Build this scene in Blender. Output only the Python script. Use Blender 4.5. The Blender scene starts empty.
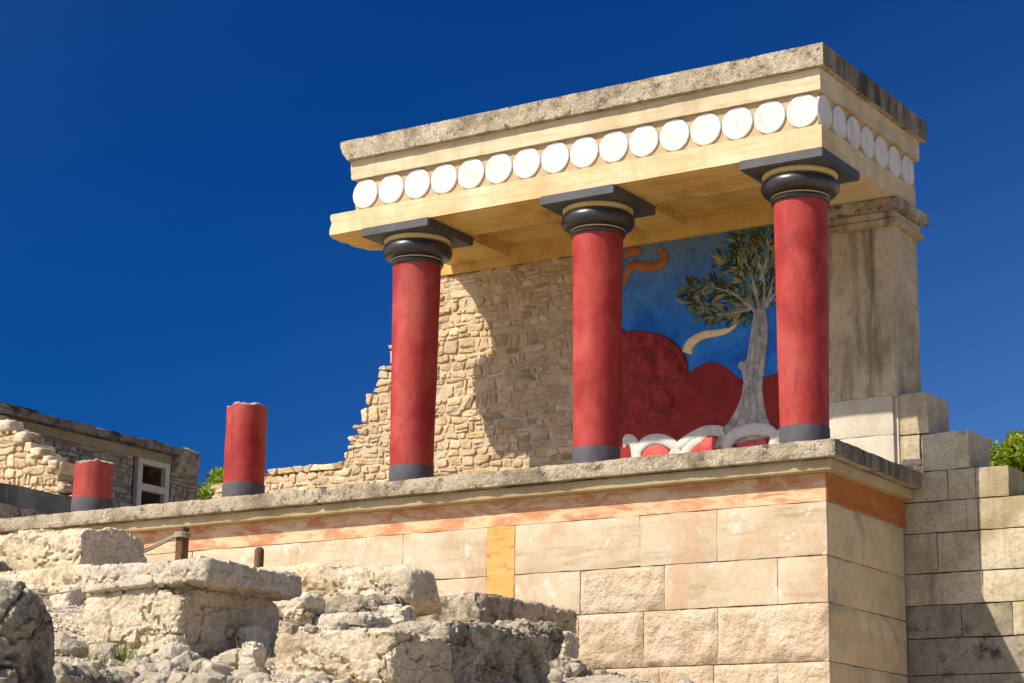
import bpy, bmesh, math, random
import numpy as np
from mathutils import Vector, Matrix

C = bpy.context.scene.collection
scene = bpy.context.scene
R = math.radians
rng = np.random.default_rng(7)
random.seed(7)

# ------------------------------------------------------------------ camera, sky, sun, exposure
cam_d = bpy.data.cameras.new('camera')
cam = bpy.data.objects.new('camera', cam_d)
C.objects.link(cam)
cam_d.sensor_width = 36.0
cam_d.lens = 2055.963 / 1024 * 36.0
cam_d.clip_end = 3000.0
cam_d.clip_start = 0.05
rt = Vector((0.84138687, 0.54020784, 0.01560851))
up = Vector((0.11426452, -0.20604988, 0.97184725))
fw = Vector((-0.52821563, 0.81591601, 0.23509425))
m = Matrix((rt, up, -fw)).transposed().to_4x4()
m.translation = Vector((8.520, -19.328, -4.081))
cam.matrix_world = m
scene.camera = cam

SUN_EL, SUN_AZ = 46.5, 29.5          # elevation, and degrees left of the facade's normal
sd = Vector((-math.sin(R(SUN_AZ)) * math.cos(R(SUN_EL)), -math.cos(R(SUN_AZ)) * math.cos(R(SUN_EL)), math.sin(R(SUN_EL))))
world = bpy.data.worlds.new('World')
scene.world = world
world.use_nodes = True
wn = world.node_tree
bg = wn.nodes['Background']
sky = wn.nodes.new('ShaderNodeTexSky')
sky.sky_type = 'NISHITA'
sky.sun_disc = False
sky.sun_elevation = R(SUN_EL)
sky.sun_rotation = math.atan2(sd.x, sd.y)
sky.altitude = 1500
sky.air_density = 1.0
sky.dust_density = 3.5
sky.ozone_density = 1.2
# a polarised sky: the scattered light is darkest a quarter turn away from the sun
tcw = wn.nodes.new('ShaderNodeTexCoord')
dt = wn.nodes.new('ShaderNodeVectorMath'); dt.operation = 'DOT_PRODUCT'
wn.links.new(tcw.outputs['Generated'], dt.inputs[0]); dt.inputs[1].default_value = sd
def wm(op, a, b):
    n_ = wn.nodes.new('ShaderNodeMath'); n_.operation = op
    for v, i in ((a, 0), (b, 1)):
        if hasattr(v, 'is_output'): wn.links.new(v, n_.inputs[i])
        else: n_.inputs[i].default_value = v
    return n_.outputs[0]
d2_ = wm('MULTIPLY', dt.outputs['Value'], dt.outputs['Value'])
pol = wm('DIVIDE', wm('SUBTRACT', 1.0, d2_), wm('ADD', 1.0, d2_))
cmb = wn.nodes.new('ShaderNodeCombineXYZ')
for i_, k_ in enumerate((0.985, 0.85, 0.645)): wn.links.new(wm('SUBTRACT', 1.0, wm('MULTIPLY', pol, k_)), cmb.inputs[i_])
hs = wn.nodes.new('ShaderNodeHueSaturation')
hs.inputs['Saturation'].default_value = 1.22
wn.links.new(sky.outputs[0], hs.inputs['Color'])
mulc = wn.nodes.new('ShaderNodeVectorMath'); mulc.operation = 'MULTIPLY'
wn.links.new(hs.outputs[0], mulc.inputs[0]); wn.links.new(cmb.outputs[0], mulc.inputs[1])
wn.links.new(mulc.outputs[0], bg.inputs[0])
bg.inputs[1].default_value = 0.145

sl = bpy.data.lights.new('sun', 'SUN')
sl.energy = 4.5
sl.angle = R(0.5)
sl.color = (1.0, 0.92, 0.78)
so = bpy.data.objects.new('sun', sl)
C.objects.link(so)
so.rotation_euler = sd.to_track_quat('Z', 'Y').to_euler()
so.location = (-10, -20, 30)

scene.view_settings.view_transform = 'Standard'
scene.view_settings.look = 'None'
scene.view_settings.gamma = 1.0
scene.view_settings.use_curve_mapping = False
scene.view_settings.exposure = 0.45

# ------------------------------------------------------------------ numpy noise
_perm = np.random.default_rng(3).permutation(256)
_perm = np.concatenate([_perm, _perm, _perm])
_gr = np.random.default_rng(4).normal(size=(256, 3))
_gr /= np.linalg.norm(_gr, axis=1)[:, None]
def noise3(P):
    P = np.asarray(P, float)
    I = np.floor(P).astype(int); F = P - I
    I &= 255
    U = F * F * F * (F * (F * 6 - 15) + 10)
    out = 0
    for dx in (0, 1):
        for dy in (0, 1):
            for dz in (0, 1):
                h = _perm[_perm[_perm[(I[:, 0] + dx) & 255] + ((I[:, 1] + dy) & 255)] + ((I[:, 2] + dz) & 255)]
                g = _gr[h]
                d = (g * (F - np.array([dx, dy, dz]))).sum(1)
                w = (U[:, 0] if dx else 1 - U[:, 0]) * (U[:, 1] if dy else 1 - U[:, 1]) * (U[:, 2] if dz else 1 - U[:, 2])
                out = out + d * w
    return out * 1.6
def fbm(P, octs=4, gain=.5, ridged=False):
    P = np.asarray(P, float)
    a, s, o = 1.0, 1.0, np.zeros(len(P))
    for i in range(octs):
        n = noise3(P * s + 17.3 * i)
        if ridged: n = 1 - 2 * np.abs(n)
        o += a * n; a *= gain; s *= 2.03
    return o

# ------------------------------------------------------------------ materials
def rgb(c): return (c[0], c[1], c[2], 1)
class N:
    def __init__(s, name):
        s.m = bpy.data.materials.new(name); s.m.use_nodes = True
        s.t = s.m.node_tree; s.b = s.t.nodes['Principled BSDF']
        tc = s.n('ShaderNodeTexCoord'); oi = s.n('ShaderNodeObjectInfo')
        ml = s.n('ShaderNodeMath', operation='MULTIPLY'); s.l(oi.outputs['Random'], ml.inputs[0]); ml.inputs[1].default_value = 43.0
        ad = s.n('ShaderNodeVectorMath', operation='ADD'); s.l(tc.outputs['Object'], ad.inputs[0]); s.l(ml.outputs[0], ad.inputs[1])
        s.co = ad.outputs[0]; s.raw = tc.outputs['Object']
    def n(s, typ, **k):
        nd = s.t.nodes.new(typ)
        for a, v in k.items(): setattr(nd, a, v)
        return nd
    def l(s, a, b): s.t.links.new(a, b)
    def noise(s, scale, detail=6, rough=.6, stretch=None, dist=0.0, raw=False):
        nd = s.n('ShaderNodeTexNoise'); nd.inputs['Scale'].default_value = scale
        nd.inputs['Detail'].default_value = detail; nd.inputs['Roughness'].default_value = rough
        nd.inputs['Distortion'].default_value = dist
        co = s.raw if raw else s.co
        if stretch:
            mp = s.n('ShaderNodeMapping'); mp.inputs['Scale'].default_value = stretch
            s.l(co, mp.inputs[0]); co = mp.outputs[0]
        s.l(co, nd.inputs['Vector']); return nd.outputs['Fac']
    def ramp(s, fac, stops, interp='LINEAR'):
        r = s.n('ShaderNodeValToRGB'); r.color_ramp.interpolation = interp
        e = r.color_ramp.elements
        while len(e) < len(stops): e.new(.5)
        for el, (p, c) in zip(e, stops):
            el.position = p; el.color = rgb(c) if hasattr(c, '__len__') else (c, c, c, 1)
        s.l(fac, r.inputs[0]); return r.outputs[0]
    def mix(s, fac, a, b, blend='MIX'):
        x = s.n('ShaderNodeMix', data_type='RGBA', blend_type=blend)
        for v, i in ((fac, 0), (a, 6), (b, 7)):
            if hasattr(v, 'is_output'): s.l(v, x.inputs[i])
            elif i == 0: x.inputs[0].default_value = v
            else: x.inputs[i].default_value = rgb(v)
        return x.outputs[2]
    def math(s, op, a, b):
        x = s.n('ShaderNodeMath', operation=op)
        for v, i in ((a, 0), (b, 1)):
            if hasattr(v, 'is_output'): s.l(v, x.inputs[i])
            else: x.inputs[i].default_value = v
        return x.outputs[0]
    def bump(s, h, strength=.4, dist=.02, prev=None):
        b = s.n('ShaderNodeBump'); b.inputs['Strength'].default_value = strength; b.inputs['Distance'].default_value = dist
        s.l(h, b.inputs['Height'])
        if prev is not None: s.l(prev, b.inputs['Normal'])
        return b.outputs[0]
    def done(s, col, rough=.85, nrm=None, spec=.25):
        if hasattr(col, 'is_output'): s.l(col, s.b.inputs['Base Color'])
        else: s.b.inputs['Base Color'].default_value = rgb(col)
        if hasattr(rough, 'is_output'): s.l(rough, s.b.inputs['Roughness'])
        else: s.b.inputs['Roughness'].default_value = rough
        s.b.inputs['Specular IOR Level'].default_value = spec
        if nrm is not None: s.l(nrm, s.b.inputs['Normal'])
        return s.m

def stone(name, cols, scale=2.5, spots=None, streak=None, island=0.0, bump=.6, bdist=.02, bscale=30, pits=0.0, fine=.25, patches=None):
    k = N(name)
    c = k.ramp(k.noise(scale, 8, .65, dist=.4), [(.3 + .4 * i / max(1, len(cols) - 1), x) for i, x in enumerate(cols)])
    f = k.noise(scale * 9, 6, .7)
    c = k.mix(fine * 2, c, k.ramp(f, [(.25, (.35, .33, .3)), (.5, (1, 1, 1)), (.75, (1.25, 1.25, 1.25))]), 'MULTIPLY')
    if patches:
        pc, ps, lo, hi = patches
        c = k.mix(k.ramp(k.noise(ps, 5, .6, dist=.3), [(lo, 0), (hi, 1)]), c, pc)
    if island:
        g = k.n('ShaderNodeNewGeometry')
        c = k.mix(island, c, k.ramp(g.outputs['Random Per Island'], [(0, (.50, .47, .44)), (.06, (.78, .70, .60)), (.25, (.92, .82, .68)), (.45, (1, .97, .92)), (.6, (1.0, .86, .66)), (.8, (1.12, 1.05, .92)), (1, (1.28, 1.22, 1.12))]), 'MULTIPLY')
    if streak:
        sc, sf, lo, hi = streak
        c = k.mix(k.ramp(k.noise(sf, 6, .65, stretch=(1, 1, .12), dist=.3), [(lo, 0), (hi, 1)]), c, sc)
    if spots:
        for pc, ps, lo, hi in spots:
            c = k.mix(k.ramp(k.noise(ps, 8, .72), [(lo, 0), (hi, 1)]), c, pc)
    h = k.noise(bscale, 8, .7)
    n = k.bump(h, bump, bdist)
    n = k.bump(k.noise(bscale * .25, 5, .6), bump * .7, bdist * 3, n)
    if pits:
        v = k.n('ShaderNodeTexVoronoi'); v.inputs['Scale'].default_value = bscale * .9; k.l(k.co, v.inputs['Vector'])
        n = k.bump(k.ramp(v.outputs['Distance'], [(0, 0), (.35, 1)]), pits, bdist, n)
    return k.done(c, .9, n, .15)

M = {}
def rockmat(name, cols, dark=.32, warm=(.46, .31, .17), lich=.60):
    k = N(name)
    c = k.ramp(k.noise(2.0, 9, .7, dist=.5), [(.28, cols[0]), (.48, cols[1]), (.70, cols[2])])
    c = k.mix(k.ramp(k.noise(1.1, 6, .65), [(.52, 0), (.68, .8)]), c, warm)
    c = k.mix(k.ramp(k.noise(5.5, 9, .78), [(lich - .08, 0), (lich + .05, dark)]), c, (.11, .095, .075))
    c = k.mix(k.ramp(k.noise(31, 6, .8), [(.62, 0), (.70, .55)]), c, (.16, .13, .095))
    c = k.mix(k.ramp(k.noise(8, 8, .75), [(.58, 0), (.66, .65)]), c, (.68, .625, .53))
    c = k.mix(.75, c, k.ramp(k.noise(24, 8, .85), [(.36, (.42, .38, .32)), (.44, (1.06, 1.04, 1.01)), (.62, (1.5, 1.48, 1.44))]), 'MULTIPLY')
    n = k.bump(k.noise(34, 9, .82), .8, .022); n = k.bump(k.noise(12, 8, .72), .8, .035, n)
    v = k.n('ShaderNodeTexVoronoi'); v.inputs['Scale'].default_value = 24; k.l(k.co, v.inputs['Vector'])
    n = k.bump(k.ramp(v.outputs['Distance'], [(.05, 0), (.3, 1)]), .4, .02, n)
    return k.done(c, .92, n, .12)
M['lime'] = rockmat('limestone_weathered', [(.50, .39, .25), (.68, .565, .40), (.77, .67, .505)])
M['limegrey'] = rockmat('limestone_lichen_grey', [(.25, .20, .14), (.47, .395, .285), (.64, .56, .43)], .8, (.34, .23, .13), .54)
M['limeslab'] = rockmat('limestone_slab', [(.46, .38, .28), (.65, .565, .44), (.74, .66, .54)], .6, (.45, .36, .25), .60)
M['rubble'] = rockmat('rubble_chunk', [(.58, .47, .34), (.74, .64, .49), (.80, .72, .59)], .25, (.52, .38, .23), .64)
M['masonry'] = stone('rubble_masonry_stone', [(.45, .34, .215), (.58, .465, .31), (.66, .56, .41)], 5, island=.9, bump=.7, bdist=.012, bscale=38, spots=[((.28, .2, .13), 9, .6, .75)])
M['mortar'] = stone('wall_mortar', [(.50, .395, .265), (.62, .51, .36)], 6, bump=.9, bdist=.012, bscale=34)
M['coping'] = stone('coping_concrete', [(.31, .25, .165), (.46, .385, .27), (.54, .47, .35)], 3, bump=.9, bdist=.014, bscale=30, pits=.25, fine=.4,
                  spots=[((.12, .10, .075), 7, .53, .63), ((.10, .085, .065), 28, .59, .66), ((.62, .57, .48), 20, .60, .67)], patches=((.24, .19, .125), 2, .50, .64))
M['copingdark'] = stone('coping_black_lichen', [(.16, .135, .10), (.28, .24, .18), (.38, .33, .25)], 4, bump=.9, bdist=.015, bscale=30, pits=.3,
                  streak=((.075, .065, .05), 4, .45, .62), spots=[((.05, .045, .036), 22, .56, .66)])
def plaster(name, base, hi, lo, stretch=(.5, .5, 7), line=.12, streakcol=None, planks=False):
    k = N(name)
    c = k.ramp(k.noise(1.6, 6, .6, dist=.3), [(.3, lo), (.5, base), (.7, hi)])
    b = k.noise(3, 6, .65, stretch=stretch)
    c = k.mix(line * 4, c, k.ramp(b, [(.3, (.78, .72, .62)), (.5, (1, 1, 1)), (.7, (1.06, 1.05, 1.02))]), 'MULTIPLY')
    c = k.mix(.35, c, k.ramp(k.noise(28, 5, .7), [(.3, (.75, .7, .62)), (.5, (1, 1, 1))]), 'MULTIPLY')
    if planks:
        w_ = k.n('ShaderNodeTexWave', wave_type='BANDS', bands_direction='Y', wave_profile='SAW')
        w_.inputs['Scale'].default_value = 2.5; w_.inputs['Distortion'].default_value = .25; w_.inputs['Detail Scale'].default_value = 1.5
        k.l(k.raw, w_.inputs['Vector'])
        c = k.mix(1.0, c, k.ramp(w_.outputs['Fac'], [(0, (.62, .56, .48)), (.06, (1, 1, 1)), (.9, (1.04, 1.03, 1.0)), (1, (.86, .84, .8))]), 'MULTIPLY')
    if streakcol:
        c = k.mix(k.ramp(k.noise(3.2, 6, .65, stretch=(1, 1, .1)), [(.5, 0), (.72, 1)]), c, streakcol)
    n = k.bump(b, .25, .012); n = k.bump(k.noise(45, 5, .6), .25, .006, n)
    return k.done(c, .8, n, .2)
M['cream'] = plaster('cream_boarded_concrete', (.64, .51, .29), (.70, .59, .38), (.52, .39, .20), line=.2, streakcol=(.50, .38, .21))
M['creamtop'] = plaster('cream_cornice_plaster', (.60, .49, .31), (.66, .565, .39), (.46, .36, .22), line=.2, streakcol=(.42, .33, .2))
M['soffit'] = plaster('ochre_boarded_soffit', (.64, .43, .13), (.70, .51, .21), (.42, .26, .07), stretch=(.45, 8, 8), line=.2, planks=True)
M['frieze'] = stone('tan_frieze', [(.46, .34, .2), (.55, .42, .26)], 6, bump=.5, bdist=.006, bscale=60)
M['disc'] = stone('white_disc_paint', [(.58, .555, .50), (.69, .67, .63), (.74, .73, .70)], 4, bump=.4, bdist=.006, bscale=50, fine=.16, streak=((.46, .42, .35), 5, .55, .75), spots=[((.40, .36, .29), 17, .64, .72)])
def redpaint():
    k = N('red_column_paint')
    c = k.ramp(k.noise(2.0, 6, .6, dist=.5), [(.3, (.25, .017, .013)), (.5, (.37, .034, .026)), (.72, (.46, .075, .058))])
    c = k.mix(k.ramp(k.noise(1.1, 5, .6, stretch=(1, 1, .45)), [(.54, 0), (.74, .5)]), c, (.50, .13, .10))
    c = k.mix(k.ramp(k.noise(24, 7, .8), [(.66, 0), (.70, .55)]), c, (.55, .36, .28))
    c = k.mix(k.ramp(k.noise(4.5, 7, .75, stretch=(1, 1, .2)), [(.56, 0), (.68, .6)]), c, (.19, .016, .014))
    c = k.mix(.5, c, k.ramp(k.noise(16, 6, .7), [(.3, (.72, .68, .66)), (.5, (1, 1, 1)), (.8, (1.12, 1.1, 1.1))]), 'MULTIPLY')
    c = k.mix(.6, c, k.ramp(k.noise(7, 5, .6, stretch=(1, 1, .08)), [(.35, (.78, .74, .74)), (.55, (1, 1, 1))]), 'MULTIPLY')
    n = k.bump(k.noise(5, 4, .6), .25, .02); n = k.bump(k.noise(50, 5, .6), .2, .006, n)
    return k.done(c, .6, n, .3)
M['red'] = redpaint()
def darkpaint(name, a, b, rough, spec=.4):
    k = N(name)
    c = k.ramp(k.noise(4, 6, .65), [(.3, a), (.7, b)])
    c = k.mix(k.ramp(k.noise(26, 6, .75), [(.64, 0), (.74, .5)]), c, (.22, .2, .18))
    return k.done(c, rough, k.bump(k.noise(30, 5, .6), .2, .008), spec)
M['black'] = darkpaint('black_capital_paint', (.022, .021, .022), (.045, .042, .042), .33, .55)
M['darkgrey'] = darkpaint('dark_grey_abacus_paint', (.05, .05, .054), (.09, .088, .09), .6)
M['baseband'] = darkpaint('charcoal_base_paint', (.06, .055, .065), (.11, .10, .11), .75)
M['echinus'] = plaster('yellow_echinus_paint', (.56, .45, .2), (.62, .5, .26), (.46, .35, .14), line=.05)
M['jag'] = stone('broken_white_core', [(.36, .29, .22), (.52, .44, .35)], 12, bump=.9, bdist=.02, bscale=40)
M['pier'] = stone('pier_concrete', [(.38, .295, .18), (.52, .42, .275), (.58, .49, .34)], 1.8, streak=((.17, .13, .08), 3.0, .51, .66), bump=.4, bdist=.008, bscale=40,
                  patches=((.28, .205, .12), 1.1, .54, .68))
M['pierbase'] = stone('pier_base_stone', [(.50, .44, .33), (.58, .52, .41), (.62, .57, .47)], 3, bump=.3, bdist=.006, bscale=40, fine=.12)
M['retain'] = stone('retaining_stone', [(.40, .33, .21), (.54, .455, .31), (.62, .54, .385)], 2.3, bump=.6, bdist=.01, bscale=30, fine=.36, streak=((.25, .2, .12), 3, .55, .72),
                  spots=[((.17, .145, .105), 3.2, .60, .74)], patches=((.36, .285, .165), 1.2, .52, .66))
M['retaindark'] = stone('retaining_stone_stained', [(.19, .16, .11), (.32, .27, .19), (.42, .365, .27)], 2.6, bump=.6, bdist=.01, bscale=36,
                  spots=[((.07, .058, .04), 2.6, .52, .64)])
def ashplaster():
    k = N('ashlar_plaster')
    c = k.ramp(k.noise(1.5, 8, .65, dist=.4), [(.3, (.47, .355, .235)), (.5, (.57, .46, .325)), (.7, (.62, .53, .41))])
    b = k.noise(2.2, 8, .68, stretch=(.5, .5, 3.2), dist=.4)
    c = k.mix(.9, c, k.ramp(b, [(.3, (.66, .58, .47)), (.47, (1, .98, .94)), (.7, (1.07, 1.07, 1.06))]), 'MULTIPLY')
    c = k.mix(k.ramp(k.noise(1.15, 7, .7, dist=.6), [(.52, 0), (.60, .8)]), c, (.53, .355, .22))
    c = k.mix(k.ramp(k.noise(2.6, 9, .75, dist=.3), [(.57, 0), (.62, .85)]), c, (.67, .62, .53))
    c = k.mix(k.ramp(k.noise(3.0, 6, .7, stretch=(1.6, 1.6, .14)), [(.58, 0), (.72, .5)]), c, (.42, .31, .19))
    c = k.mix(.4, c, k.ramp(k.noise(24, 7, .75), [(.3, (.62, .56, .48)), (.5, (1, 1, 1)), (.72, (1.15, 1.14, 1.12))]), 'MULTIPLY')
    n = k.bump(b, .35, .012); n = k.bump(k.noise(38, 7, .7), .45, .007, n)
    return k.done(c, .88, n, .15)
M['ashlar'] = ashplaster()
M['ashlarrough'] = stone('ashlar_rough_stone', [(.50, .36, .235), (.62, .475, .325), (.67, .55, .41)], 2.4, bump=.9, bdist=.02, bscale=22, pits=.15, fine=.2,
                  spots=[((.40, .27, .165), 6, .6, .72), ((.70, .62, .5), 5, .58, .68)])
M['sidewall'] = stone('bastion_side_stone', [(.50, .38, .215), (.66, .525, .31), (.72, .60, .40)], 1.8, bump=.5, bdist=.01, bscale=30, fine=.16,
                  patches=((.42, .36, .26), 1.6, .54, .68))
M['joint'] = stone('wall_joint', [(.20, .155, .10), (.30, .235, .16)], 8, bump=.5, bscale=40)
def peeling(name, paint, paint2, under, sc, lo, hi):
    k = N(name)
    c = k.ramp(k.noise(3, 6, .65, stretch=(.6, .6, 2.5)), [(.3, paint), (.7, paint2)])
    msk = k.ramp(k.noise(sc, 9, .72, stretch=(.55, .55, 1.7), dist=.6), [(lo, 0), (hi, 1)])
    c = k.mix(msk, c, under)
    big = k.ramp(k.noise(.8, 4, .5), [(.55, 0), (.75, .6)])
    c = k.mix(big, c, under)
    return k.done(c, .85, k.bump(msk, .4, .004), .15)
M['band'] = peeling('red_ochre_band_paint', (.46, .165, .075), (.58, .30, .16), (.66, .48, .29), 3.4, .44, .55)
M['bandshade'] = peeling('band_paint_shaded', (.40, .12, .03), (.50, .20, .06), (.50, .29, .12), 5, .55, .68)  # copy of the band paint with the east face's shade put into its colour
M['pilaster'] = peeling('orange_pilaster_paint', (.60, .32, .09), (.68, .43, .17), (.46, .18, .06), 8, .53, .64)
M['mould'] = plaster('ochre_moulding', (.46, .36, .2), (.54, .44, .27), (.34, .26, .13), line=.06)
def fresco(name, stops, sc, bumpd=.01, mot=.3):
    k = N(name)
    c = k.ramp(k.noise(sc, 7, .65, dist=.5), stops)
    c = k.mix(mot, c, k.ramp(k.noise(sc * 7, 6, .7), [(.3, (.5, .5, .5)), (.5, (1, 1, 1)), (.75, (1.3, 1.3, 1.3))]), 'MULTIPLY')
    return k.done(c, .7, k.bump(k.noise(sc * 4, 6, .65), .4, bumpd), .25)
def skyfresco():
    k = N('blue_fresco_paint')
    c = k.ramp(k.noise(1.5, 7, .65, dist=.4), [(.3, (.007, .10, .44)), (.5, (.014, .18, .62)), (.72, (.05, .30, .66))])
    sp = k.n('ShaderNodeSeparateXYZ'); k.l(k.raw, sp.inputs[0])
    hz = k.math('ADD', sp.outputs[2], k.math('MULTIPLY', k.noise(1.8, 5, .6), 1.2))
    c = k.mix(k.ramp(k.math('MULTIPLY', hz, .25), [(.70, 0), (.95, .8)]), c, (.13, .20, .24))
    c = k.mix(.7, c, k.ramp(k.noise(9, 7, .72), [(.3, (.5, .55, .6)), (.5, (1, 1, 1)), (.75, (1.6, 1.4, 1.2))]), 'MULTIPLY')
    return k.done(c, .7, k.bump(k.noise(9, 5, .6), .3, .006), .25)
M['fblue'] = skyfresco()
M['fred1'] = fresco('crimson_mound_paint', [(.3, (.10, .010, .012)), (.5, (.26, .022, .022)), (.68, (.40, .045, .035))], 5, .02, .5)
M['fred2'] = fresco('dark_red_hill_paint', [(.3, (.20, .014, .012)), (.6, (.30, .024, .02)), (.8, (.36, .05, .035))], 2.5, .008, .3)
M['ftrunk'] = fresco('grey_trunk_paint', [(.3, (.16, .155, .16)), (.5, (.38, .36, .33)), (.7, (.62, .55, .46))], 8, .015, .5)
M['fleaf'] = fresco('olive_leaf_paint', [(.3, (.08, .11, .06)), (.5, (.20, .21, .09)), (.7, (.42, .36, .14))], 6, .008, .5)
M['fleaf2'] = fresco('teal_leaf_paint', [(.3, (.02, .10, .14)), (.6, (.08, .25, .27))], 6, .008, .4)
M['fleaf3'] = fresco('dark_leaf_paint', [(.3, (.02, .028, .018)), (.6, (.06, .06, .025))], 6, .008, .4)
M['fcream'] = fresco('cream_paint', [(.3, (.72, .50, .2)), (.6, (.84, .66, .36))], 4, .006, .2)
M['fwhite'] = fresco('white_band_paint', [(.3, (.52, .51, .45)), (.6, (.68, .67, .61))], 5, .006, .2)
M['fpink'] = fresco('pink_red_patch_paint', [(.3, (.46, .05, .045)), (.6, (.60, .12, .10))], 5, .006, .3)
M['forange'] = fresco('orange_curl_paint', [(.3, (.30, .08, .025)), (.6, (.45, .15, .05))], 6, .008, .4)
M['concrete'] = stone('grey_concrete', [(.15, .14, .12), (.25, .235, .205), (.31, .295, .26)], 1.6, streak=((.09, .085, .075), 2.5, .52, .7), bump=.4, bdist=.01, bscale=30)
M['oldslab'] = stone('old_roof_slab', [(.13, .115, .085), (.26, .22, .16), (.34, .29, .21)], 3, bump=.7, bdist=.02, bscale=16, spots=[((.04, .037, .03), 3.5, .5, .64)])
M['farstone'] = stone('grey_rubble_masonry', [(.30, .26, .205), (.42, .37, .30), (.50, .45, .38)], 3, island=.8, bump=.6, bdist=.015, bscale=26)
M['farmortar'] = stone('grey_mortar', [(.22, .18, .13), (.33, .27, .2)], 3, bump=.6, bscale=26)
M['beamconc'] = stone('tan_lintel', [(.30, .235, .15), (.42, .34, .23)], 2, bump=.4, bscale=30)
M['framewhite'] = stone('whitewashed_frame', [(.58, .50, .38), (.70, .63, .51)], 4, bump=.3, bscale=30, fine=.12)
M['darkroom'] = fresco('dark_interior_shade', [(.3, (.03, .022, .02)), (.7, (.07, .035, .03))], 3)
def earth():
    k = N('dry_earth')
    c = k.ramp(k.noise(1.2, 9, .7), [(.3, (.38, .305, .215)), (.5, (.50, .42, .315)), (.7, (.58, .51, .41))])
    v = k.n('ShaderNodeTexVoronoi'); v.inputs['Scale'].default_value = 16; k.l(k.co, v.inputs['Vector'])
    c = k.mix(.55, c, k.ramp(v.outputs['Distance'], [(.0, (1.25, 1.22, 1.18)), (.5, (.9, .88, .85)), (.9, (.45, .42, .38))]), 'MULTIPLY')
    n = k.bump(v.outputs['Distance'], -.6, .03); n = k.bump(k.noise(40, 7, .7), .7, .015, n)
    return k.done(c, .95, n, .1)
M['earth'] = earth()
M['gravel'] = stone('gravel', [(.46, .39, .30), (.60, .53, .43), (.70, .63, .53)], 6, island=.6, bump=.4, bscale=60)
M['rust'] = stone('rusty_iron', [(.09, .045, .028), (.16, .085, .05), (.2, .13, .09)], 10, bump=.5, bdist=.006, bscale=60)
M['rope'] = stone('hemp_rope', [(.34, .27, .18), (.48, .40, .29)], 20, bump=.6, bdist=.006, bscale=90)
def leafmat(name, a, b, trans=.35):
    k = N(name)
    g = k.n('ShaderNodeNewGeometry')
    c = k.ramp(g.outputs['Random Per Island'], [(0, a), (1, b)])
    k.b.inputs['Subsurface Weight'].default_value = 0
    m_ = k.done(c, .55, None, .3)
    tr = k.n('ShaderNodeBsdfTranslucent'); k.l(c, tr.inputs[0])
    mx = k.n('ShaderNodeMixShader'); mx.inputs[0].default_value = trans
    out = k.t.nodes['Material Output']
    k.l(k.b.outputs[0], mx.inputs[1]); k.l(tr.outputs[0], mx.inputs[2]); k.l(mx.outputs[0], out.inputs[0])
    return m_
M['pine'] = leafmat('pine_foliage', (.16, .24, .015), (.36, .42, .03))
M['bush'] = leafmat('bush_foliage', (.15, .24, .015), (.33, .42, .03))
M['grass'] = leafmat('grass_blade', (.10, .16, .02), (.26, .33, .06))
M['dry'] = leafmat('dry_stalk', (.36, .25, .12), (.46, .34, .18), .1)
M['bark'] = stone('bark', [(.10, .075, .05), (.2, .15, .1)], 6, bump=.8, bscale=20)

# ------------------------------------------------------------------ object helpers
def tag(o, label=None, cat=None, group=None, kind=None):
    if label: o['label'] = label
    if cat: o['category'] = cat
    if group: o['group'] = group
    if kind: o['kind'] = kind
    return o
def thing(name, label, cat, loc=(0, 0, 0), group=None):
    o = bpy.data.objects.new(name, None); C.objects.link(o); o.location = loc
    o.empty_display_size = .2
    return tag(o, label, cat, group)
def mesh_obj(name, V, F, mats, parent=None, smooth=False, mi=None, angle=None):
    """V in world coordinates; a child's vertices are made local to its top thing."""
    V = np.array(V, float).reshape(-1, 3)
    if parent is not None:
        p = parent
        while p is not None:
            V = V - np.array(p.location); p = p.parent
    me = bpy.data.meshes.new(name)
    me.from_pydata(V.tolist(), [], [tuple(int(i) for i in f) for f in F])
    if not isinstance(mats, (list, tuple)): mats = [mats]
    for x in mats: me.materials.append(x)
    if mi is not None: me.polygons.foreach_set('material_index', np.array(mi, dtype=np.int32))
    me.update()
    if smooth:
        me.polygons.foreach_set('use_smooth', np.ones(len(me.polygons), dtype=bool))
        if angle: me.set_sharp_from_angle(angle=R(angle))
    o = bpy.data.objects.new(name, me); C.objects.link(o)
    if parent is not None: o.parent = parent
    return o
class MB:
    def __init__(s): s.V = []; s.F = []; s.I = []; s.n = 0
    def add(s, V, F, mi=0):
        V = np.asarray(V, float).reshape(-1, 3)
        s.V.append(V); s.F += [tuple(i + s.n for i in f) for f in F]; s.I += [mi] * len(F); s.n += len(V)
    def box(s, x0, x1, y0, y1, z0, z1, mi=0, bevel=0.0):
        if bevel:
            bm = bmesh.new(); bmesh.ops.create_cube(bm, size=1)
            for v in bm.verts: v.co = Vector(((x0 + x1) / 2 + v.co.x * (x1 - x0), (y0 + y1) / 2 + v.co.y * (y1 - y0), (z0 + z1) / 2 + v.co.z * (z1 - z0)))
            bmesh.ops.bevel(bm, geom=bm.edges[:], offset=bevel, segments=2, affect='EDGES')
            bm.verts.index_update()
            s.add([v.co[:] for v in bm.verts], [[v.index for v in f.verts] for f in bm.faces], mi); bm.free(); return
        V = [(x, y, z) for z in (z0, z1) for y in (y0, y1) for x in (x0, x1)]
        s.add(V, [(0, 2, 3, 1), (4, 5, 7, 6), (0, 1, 5, 4), (2, 6, 7, 3), (0, 4, 6, 2), (1, 3, 7, 5)], mi)
    def obj(s, name, mats, parent=None, smooth=False, angle=None):
        return mesh_obj(name, np.concatenate(s.V), s.F, mats, parent, smooth, s.I, angle)

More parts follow.
